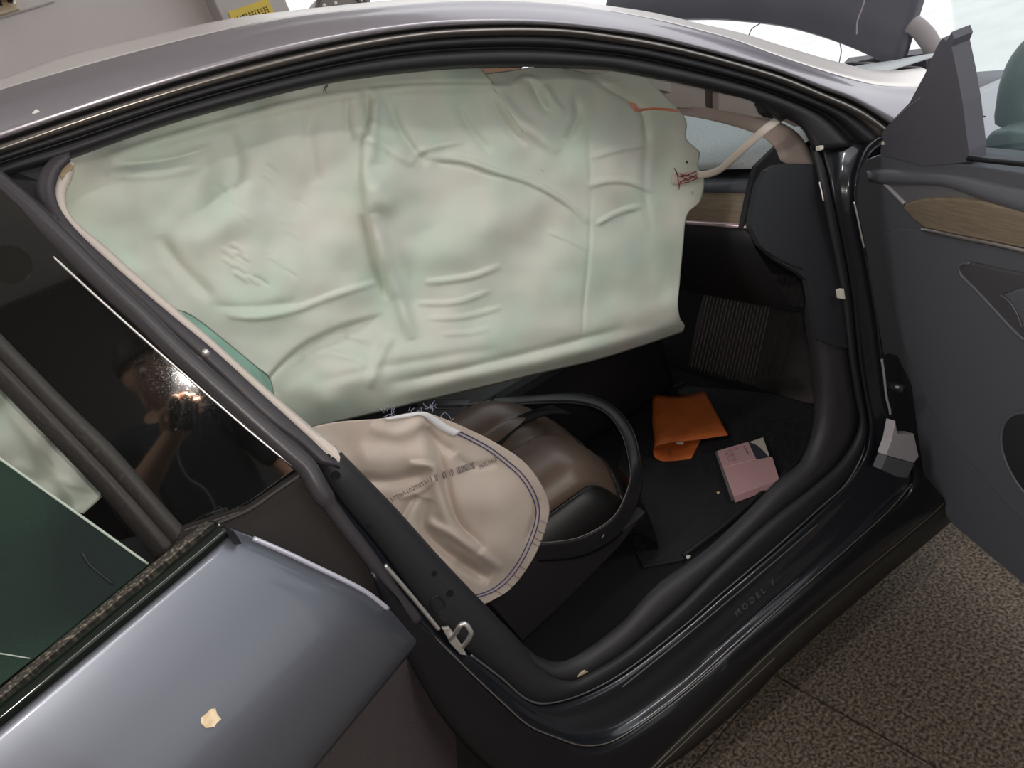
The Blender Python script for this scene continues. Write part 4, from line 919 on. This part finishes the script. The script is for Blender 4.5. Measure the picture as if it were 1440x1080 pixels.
prism('side_stripe', P([(1005.5, 635.5), (1008, 634.5), (1031, 697.5), (1027, 698.5)], Zp(ZT-.004)), (0, 0, -.014), mat('grey_card', (.16, .14, .15), .8), pb)
vs = []; fs = []; rnd = random.Random(4)
bu = (tpz(1052, 621)-tpz(1008, 634)); bv_ = (tpz(1018.5, 657)-tpz(1008, 634)); o_ = tpz(1008, 634)+V((0, 0, .0003))
def mark(u, v, du, dv):
    n = len(vs); p = o_+bu*u+bv_*v; vs.extend([p, p+bu*du, p+bu*du+bv_*dv, p+bv_*dv]); fs.append((n, n+1, n+2, n+3))
for c in range(4):
    for k in range(7): mark(.20+c*.065, .16+k*.10, .028, .055*rnd.uniform(.6, 1.2))
for k in range(4): mark(.80, .18+k*.13, .05, .09)
for k in range(3): mark(.56, .14+k*.03, .05, .02)
mesh('printed_lines', vs, fs, mat('maroon_ink', (.25, .13, .15), .8), pb, False)['kind'] = 'stuff'

# crumbs
def crumb(name, c, r, M, label, seed, nrm=V((0, 0, 1)), flat=.35, cat='debris'):
    rnd = random.Random(seed); t = nrm.orthogonal().normalized(); b = nrm.cross(t)
    n = 11; pol = [c+t*(math.cos(2*math.pi*i/n)*r*rnd.uniform(.65, 1.15))+b*(math.sin(2*math.pi*i/n)*r*rnd.uniform(.65, 1.15)) for i in range(n)]
    o = prism(name, pol, nrm*r*flat, M, None, r*.1); tag(o, label, cat); return o
FLK = mat('flake_tan', (.70, .52, .32), .8, 0, col2=(.85, .70, .50), nscale=90)
hh = .045
cc = rp(.045)(296, 1012)
o = crumb('wood_flake', cc+rn*.0, .0105, FLK, 'crumpled tan flake lying on the grey rear door panel', 3, (rn+V((0, 0, .45))).normalized(), .3)
crumb('wood_chip', Zp(Z0)(1010, 693), .004, FLK, 'small tan chip on the floor mat beside the pink box', 5)
c = Zp(.30)(968, 784)
crumb('pellet', c, .006, PAPER, 'small white pellet on the dark carpet near the sill', 8, flat=.6)
f = Sd(.045)
o = prism('tape_scrap', [f(*q) for q in ((808, 956), (815, 949), (823, 944), (829, 945), (827, 949), (818, 955))], (0, .004, .002), mat('tape_olive', (.42, .36, .22), .7), None, .0005)
tag(o, 'olive scrap of tape on the lower rear corner of the door seal', 'debris')
c = Sd(.0)(52, 159)
crumb('paint_chip', c, .0045, PAPER, 'tiny white chip on the grey roof rail above the rear door', 9, V((0, -1, .3)).normalized())
crumb('sliver', rp(-.055)(475, 1012), .004, PAPER, 'pale sliver on the brown lower rear door panel, the one nearer the tan flake', 13, rn)
crumb('sliver', rp(-.055)(555, 1032), .0035, PAPER, 'pale sliver on the brown lower rear door panel, the one nearer the front edge', 14, rn)

#@@PART4
# ================================================================== the photographer (seen in the black glass panel)
def refl(v): return v - PN*(2*((v-PC).dot(PN)))
def seen(px, py, t): return refl(CAM+ray(px, py)*t)
SKIN = mat('skin_tan', (.50, .30, .21), .6, 0, col2=(.54, .33, .24), nscale=20)
SHIRT = mat('navy_shirt', (.022, .027, .042), .9, 0, bump=.3, bscale=300)
JEANS = mat('dark_trousers', (.02, .022, .03), .9, 0, bump=.3, bscale=500)
HAIR = mat('black_hair', (.012, .010, .009), .6, 0, bump=.5, bscale=300)
def skinned(name, P_, E_, R_, M, parent, root=0, lev=2):
    me = D.meshes.new(name); o = D.objects.new(name, me); COL.objects.link(o)
    lo = min(p.z for p in P_); org = V((P_[root].x, P_[root].y, lo))
    me.from_pydata([tuple(p-org) for p in P_], E_, []); me.update()
    sk = o.modifiers.new('skin', 'SKIN'); sk.use_smooth_shade = True
    for i, r in enumerate(R_):
        d = me.skin_vertices[0].data[i]; d.radius = (r, r) if not isinstance(r, tuple) else r; d.use_root = (i == root)
    sb_ = o.modifiers.new('subdivision', 'SUBSURF'); sb_.levels = lev; sb_.render_levels = lev
    me.materials.append(M)
    if parent is not None: o.parent = parent; o.location = org-base_loc(parent)
    else: o.location = org
    return o
hand = seen(256, 590, 1.815); elbow = seen(178, 722, 1.99); shL = seen(168, 640, 2.12); shR = seen(345, 592, 2.20)
neck = (shL+shR)/2+V((0, -.01, .075)); chest = (shL+shR)/2+V((.0, -.03, -.14))
pel = V((chest.x-.01, chest.y-.03, .90)); head = neck+V((.02, .075, .13))
fw = (CAM-head); fw.z = 0; fw.normalize(); fw = (fw+V((0, 0, -.25))).normalized(); sdv = fw.cross(V((0, 0, 1))).normalized(); upv = sdv.cross(fw)
person = empty('person', (pel.x, pel.y, 0), 'person in a dark navy shirt holding up a phone, mirrored in the black glass panel', 'person')
wr_ = hand+(elbow-hand).normalized()*.075
hd = (hand-wr_).normalized()
Pn_, En_, Rn_ = [], [], []
def av(p, r, par=None):
    Pn_.append(V(p)); Rn_.append(r)
    if par is not None: En_.append((par, len(Pn_)-1))
    return len(Pn_)-1
i_p = av(pel, .125); i_s = av(pel.lerp(chest, .5), .115, i_p); i_c = av(chest, .125, i_s); i_u = av(neck+V((0, 0, -.05)), .085, i_c)
i_n = av(neck+V((0, .02, .03)), .052, i_u); i_j = av(head-upv*.045+fw*.015, .062, i_n); i_h = av(head+upv*.01, (.074, .088), i_j); i_t = av(head+upv*.07-fw*.008, .068, i_h)
i_no = av(head+fw*.092-upv*.012, .013, i_h)
for s in (-1, 1): av(head+sdv*(s*.082)-upv*.005-fw*.01, .016, i_h)
a1 = av(shL, .060, i_u); a2 = av(shL.lerp(elbow, .5), .047, a1); a3 = av(elbow, .041, a2); a4 = av(elbow.lerp(wr_, .35), .043, a3); a5 = av(wr_, .026, a4); a6 = av(wr_.lerp(hand, .55), .032, a5)
ph_n = -AZ; pdn = (hand-CAM); pdn = (pdn-AZ*pdn.dot(AZ)).normalized(); psd = pdn.cross(AZ).normalized()
def fingers(base, fwd, side, curl, par, sc=1.0):
    for k, (o_, l) in enumerate(((-.030, .072), (-.010, .080), (.010, .076), (.029, .060))):
        p = base+side*o_+fwd*.030
        a = av(p, .0095*sc, par); b = av(p+fwd*(l*.42)+curl*(l*.12), .0088*sc, a); c_ = av(p+fwd*(l*.62)+curl*(l*.42), .0082*sc, b); av(p+fwd*(l*.66)+curl*(l*.75), .0072*sc, c_)
    t = av(base-side*.042+fwd*.0+curl*.010, .0115*sc, par); t2 = av(base-side*.055+fwd*.028+curl*.024, .0102*sc, t); av(base-side*.048+fwd*.052+curl*.034, .0085*sc, t2)
palm = CAM+pdn*.125-AZ*.035
Pn_[a6] = wr_.lerp(palm, .6); Pn_[a5] = wr_
i_pl = av(palm, .030, a6)
fingers(palm, -pdn, psd, AZ, i_pl)
el2 = shR+V((.07, .0, -.27)); wr2 = shR+V((.09, .10, -.50)); hn2 = shR+V((.085, .13, -.58))
b1_ = av(shR, .060, i_u); b2 = av(shR.lerp(el2, .5), .047, b1_); b3 = av(el2, .041, b2); b4 = av(el2.lerp(wr2, .35), .042, b3); b5 = av(wr2, .026, b4); b6 = av(hn2, .032, b5)
fingers(hn2, (hn2-wr2).normalized(), V((0, 1, 0)), V((-1, .2, 0)).normalized(), b6)
for s in (-1, 1):
    h_ = av(pel+V((s*.10, 0, -.06)), .095, i_p); k1 = av(pel+V((s*.11, .01, -.26)), .082, h_); k2 = av(V((pel.x+s*.115, pel.y+.03, .49)), .058, k1); k3 = av(V((pel.x+s*.12, pel.y+.0, .33)), .056, k2)
    k4 = av(V((pel.x+s*.125, pel.y-.02, .09)), .038, k3); k5 = av(V((pel.x+s*.13, pel.y+.03, .045)), .038, k4); av(V((pel.x+s*.14, pel.y+.15, .032)), .030, k5)
skinned('body', Pn_, En_, Rn_, SKIN, person)
Ps = [pel+V((0, 0, -.02)), pel.lerp(chest, .5), chest, neck+V((0, 0, -.055)), shL, shL.lerp(elbow, .35), shL.lerp(elbow, .62), shR, shR.lerp(el2, .35), shR.lerp(el2, .62)]
skinned('shirt', Ps, [(0, 1), (1, 2), (2, 3), (3, 4), (4, 5), (5, 6), (3, 7), (7, 8), (8, 9)], [(.155, .135), (.150, .130), (.160, .140), .082, .078, .068, .066, .078, .068, .066], SHIRT, person)
Pt = [pel]; Et = []; Rt = [(.142, .128)]
for s in (-1, 1):
    n0 = len(Pt); Pt += [pel+V((s*.10, 0, -.07)), pel+V((s*.11, .01, -.27)), V((pel.x+s*.115, pel.y+.03, .49)), V((pel.x+s*.12, pel.y, .30)), V((pel.x+s*.125, pel.y-.02, .075))]
    Rt += [.110, .098, .078, .072, .062]; Et += [(0, n0), (n0, n0+1), (n0+1, n0+2), (n0+2, n0+3), (n0+3, n0+4)]
skinned('trousers', Pt, Et, Rt, JEANS, person)
for s in (-1, 1):
    sole = V((pel.x+s*.135, pel.y+.06, 0))
    o = box('shoe', sole+V((-.048, -.13, 0)), sole+V((.048, .15, .075)), mat('dark_shoe', (.03, .03, .03), .6), person, .03, 4)
# hair: a cap over the back and top of the head
vs = []; fs = []; na, nb = 20, 12
for i in range(nb):
    for j in range(na):
        ph = math.pi*.5*i/(nb-1)*1.35; a = 2*math.pi*j/na
        front = .5+.5*math.cos(a)
        ph2 = ph*(1-.38*front)
        d_ = upv*math.cos(ph2)+(fw*math.cos(a)+sdv*math.sin(a))*math.sin(ph2)
        vs.append(head+upv*.035-fw*.006+V((d_.x*.088, d_.y*.100, d_.z*.100))*(1+.03*noise.noise(d_*6)))
for i in range(nb-1):
    for j in range(na): fs.append((i*na+j, i*na+(j+1) % na, (i+1)*na+(j+1) % na, (i+1)*na+j))
mesh('hair', vs, fs, HAIR, person, True, [('SOLIDIFY', dict(thickness=.008, offset=-1))])
for s in (-1, 1):
    e_ = head+fw*.080+sdv*(s*.030)+upv*.012
    tube('eye', [e_-fw*.004, e_+fw*.004], lambda u: .0105-.006*u, PAPER, person, 5, 10)
    tube('eyebrow', [e_+upv*.020-sdv*(.014), e_+upv*.024+fw*.004, e_+upv*.020+sdv*(.014)], .003, HAIR, person, 10, 6)
tube('mouth', [head+fw*.078-upv*.055-sdv*.020, head+fw*.086-upv*.057, head+fw*.078-upv*.055+sdv*.020], .005, mat('lip', (.36, .15, .13), .5), person, 12, 6)
# the phone, its lens at the camera's place
phone = empty('phone', CAM+pdn*.06-AZ*.012-V((0, 0, .07)), 'dark phone with a lit torch held up by the photographer', 'phone')
c0 = CAM-AZ*.006
poly = [c0+psd*a+pdn*b for a, b in ((-.036, -.020), (.036, -.020), (.036, .135), (-.036, .135))]
prism('phone_body', poly, -AZ*.008, mat('phone_black', (.02, .02, .022), .25), phone, .003)
tube('lens_ring', [c0+(psd*math.cos(a)+pdn*math.sin(a))*.008 for a in [i*math.pi/8 for i in range(16)]], .0012, STEEL, phone, 24, 6, closed=True)
cord = tube('cord', [CAM+pdn*.137-AZ*.012, seen(250, 640, 1.86), seen(265, 672, 1.9), seen(287, 687, 1.93), seen(302, 712, 1.96), seen(330, 800, 2.0)], .0018, PAPER, None, 60, 6)
tag(cord, 'thin white cord hanging from the phone in the reflection', 'cord')
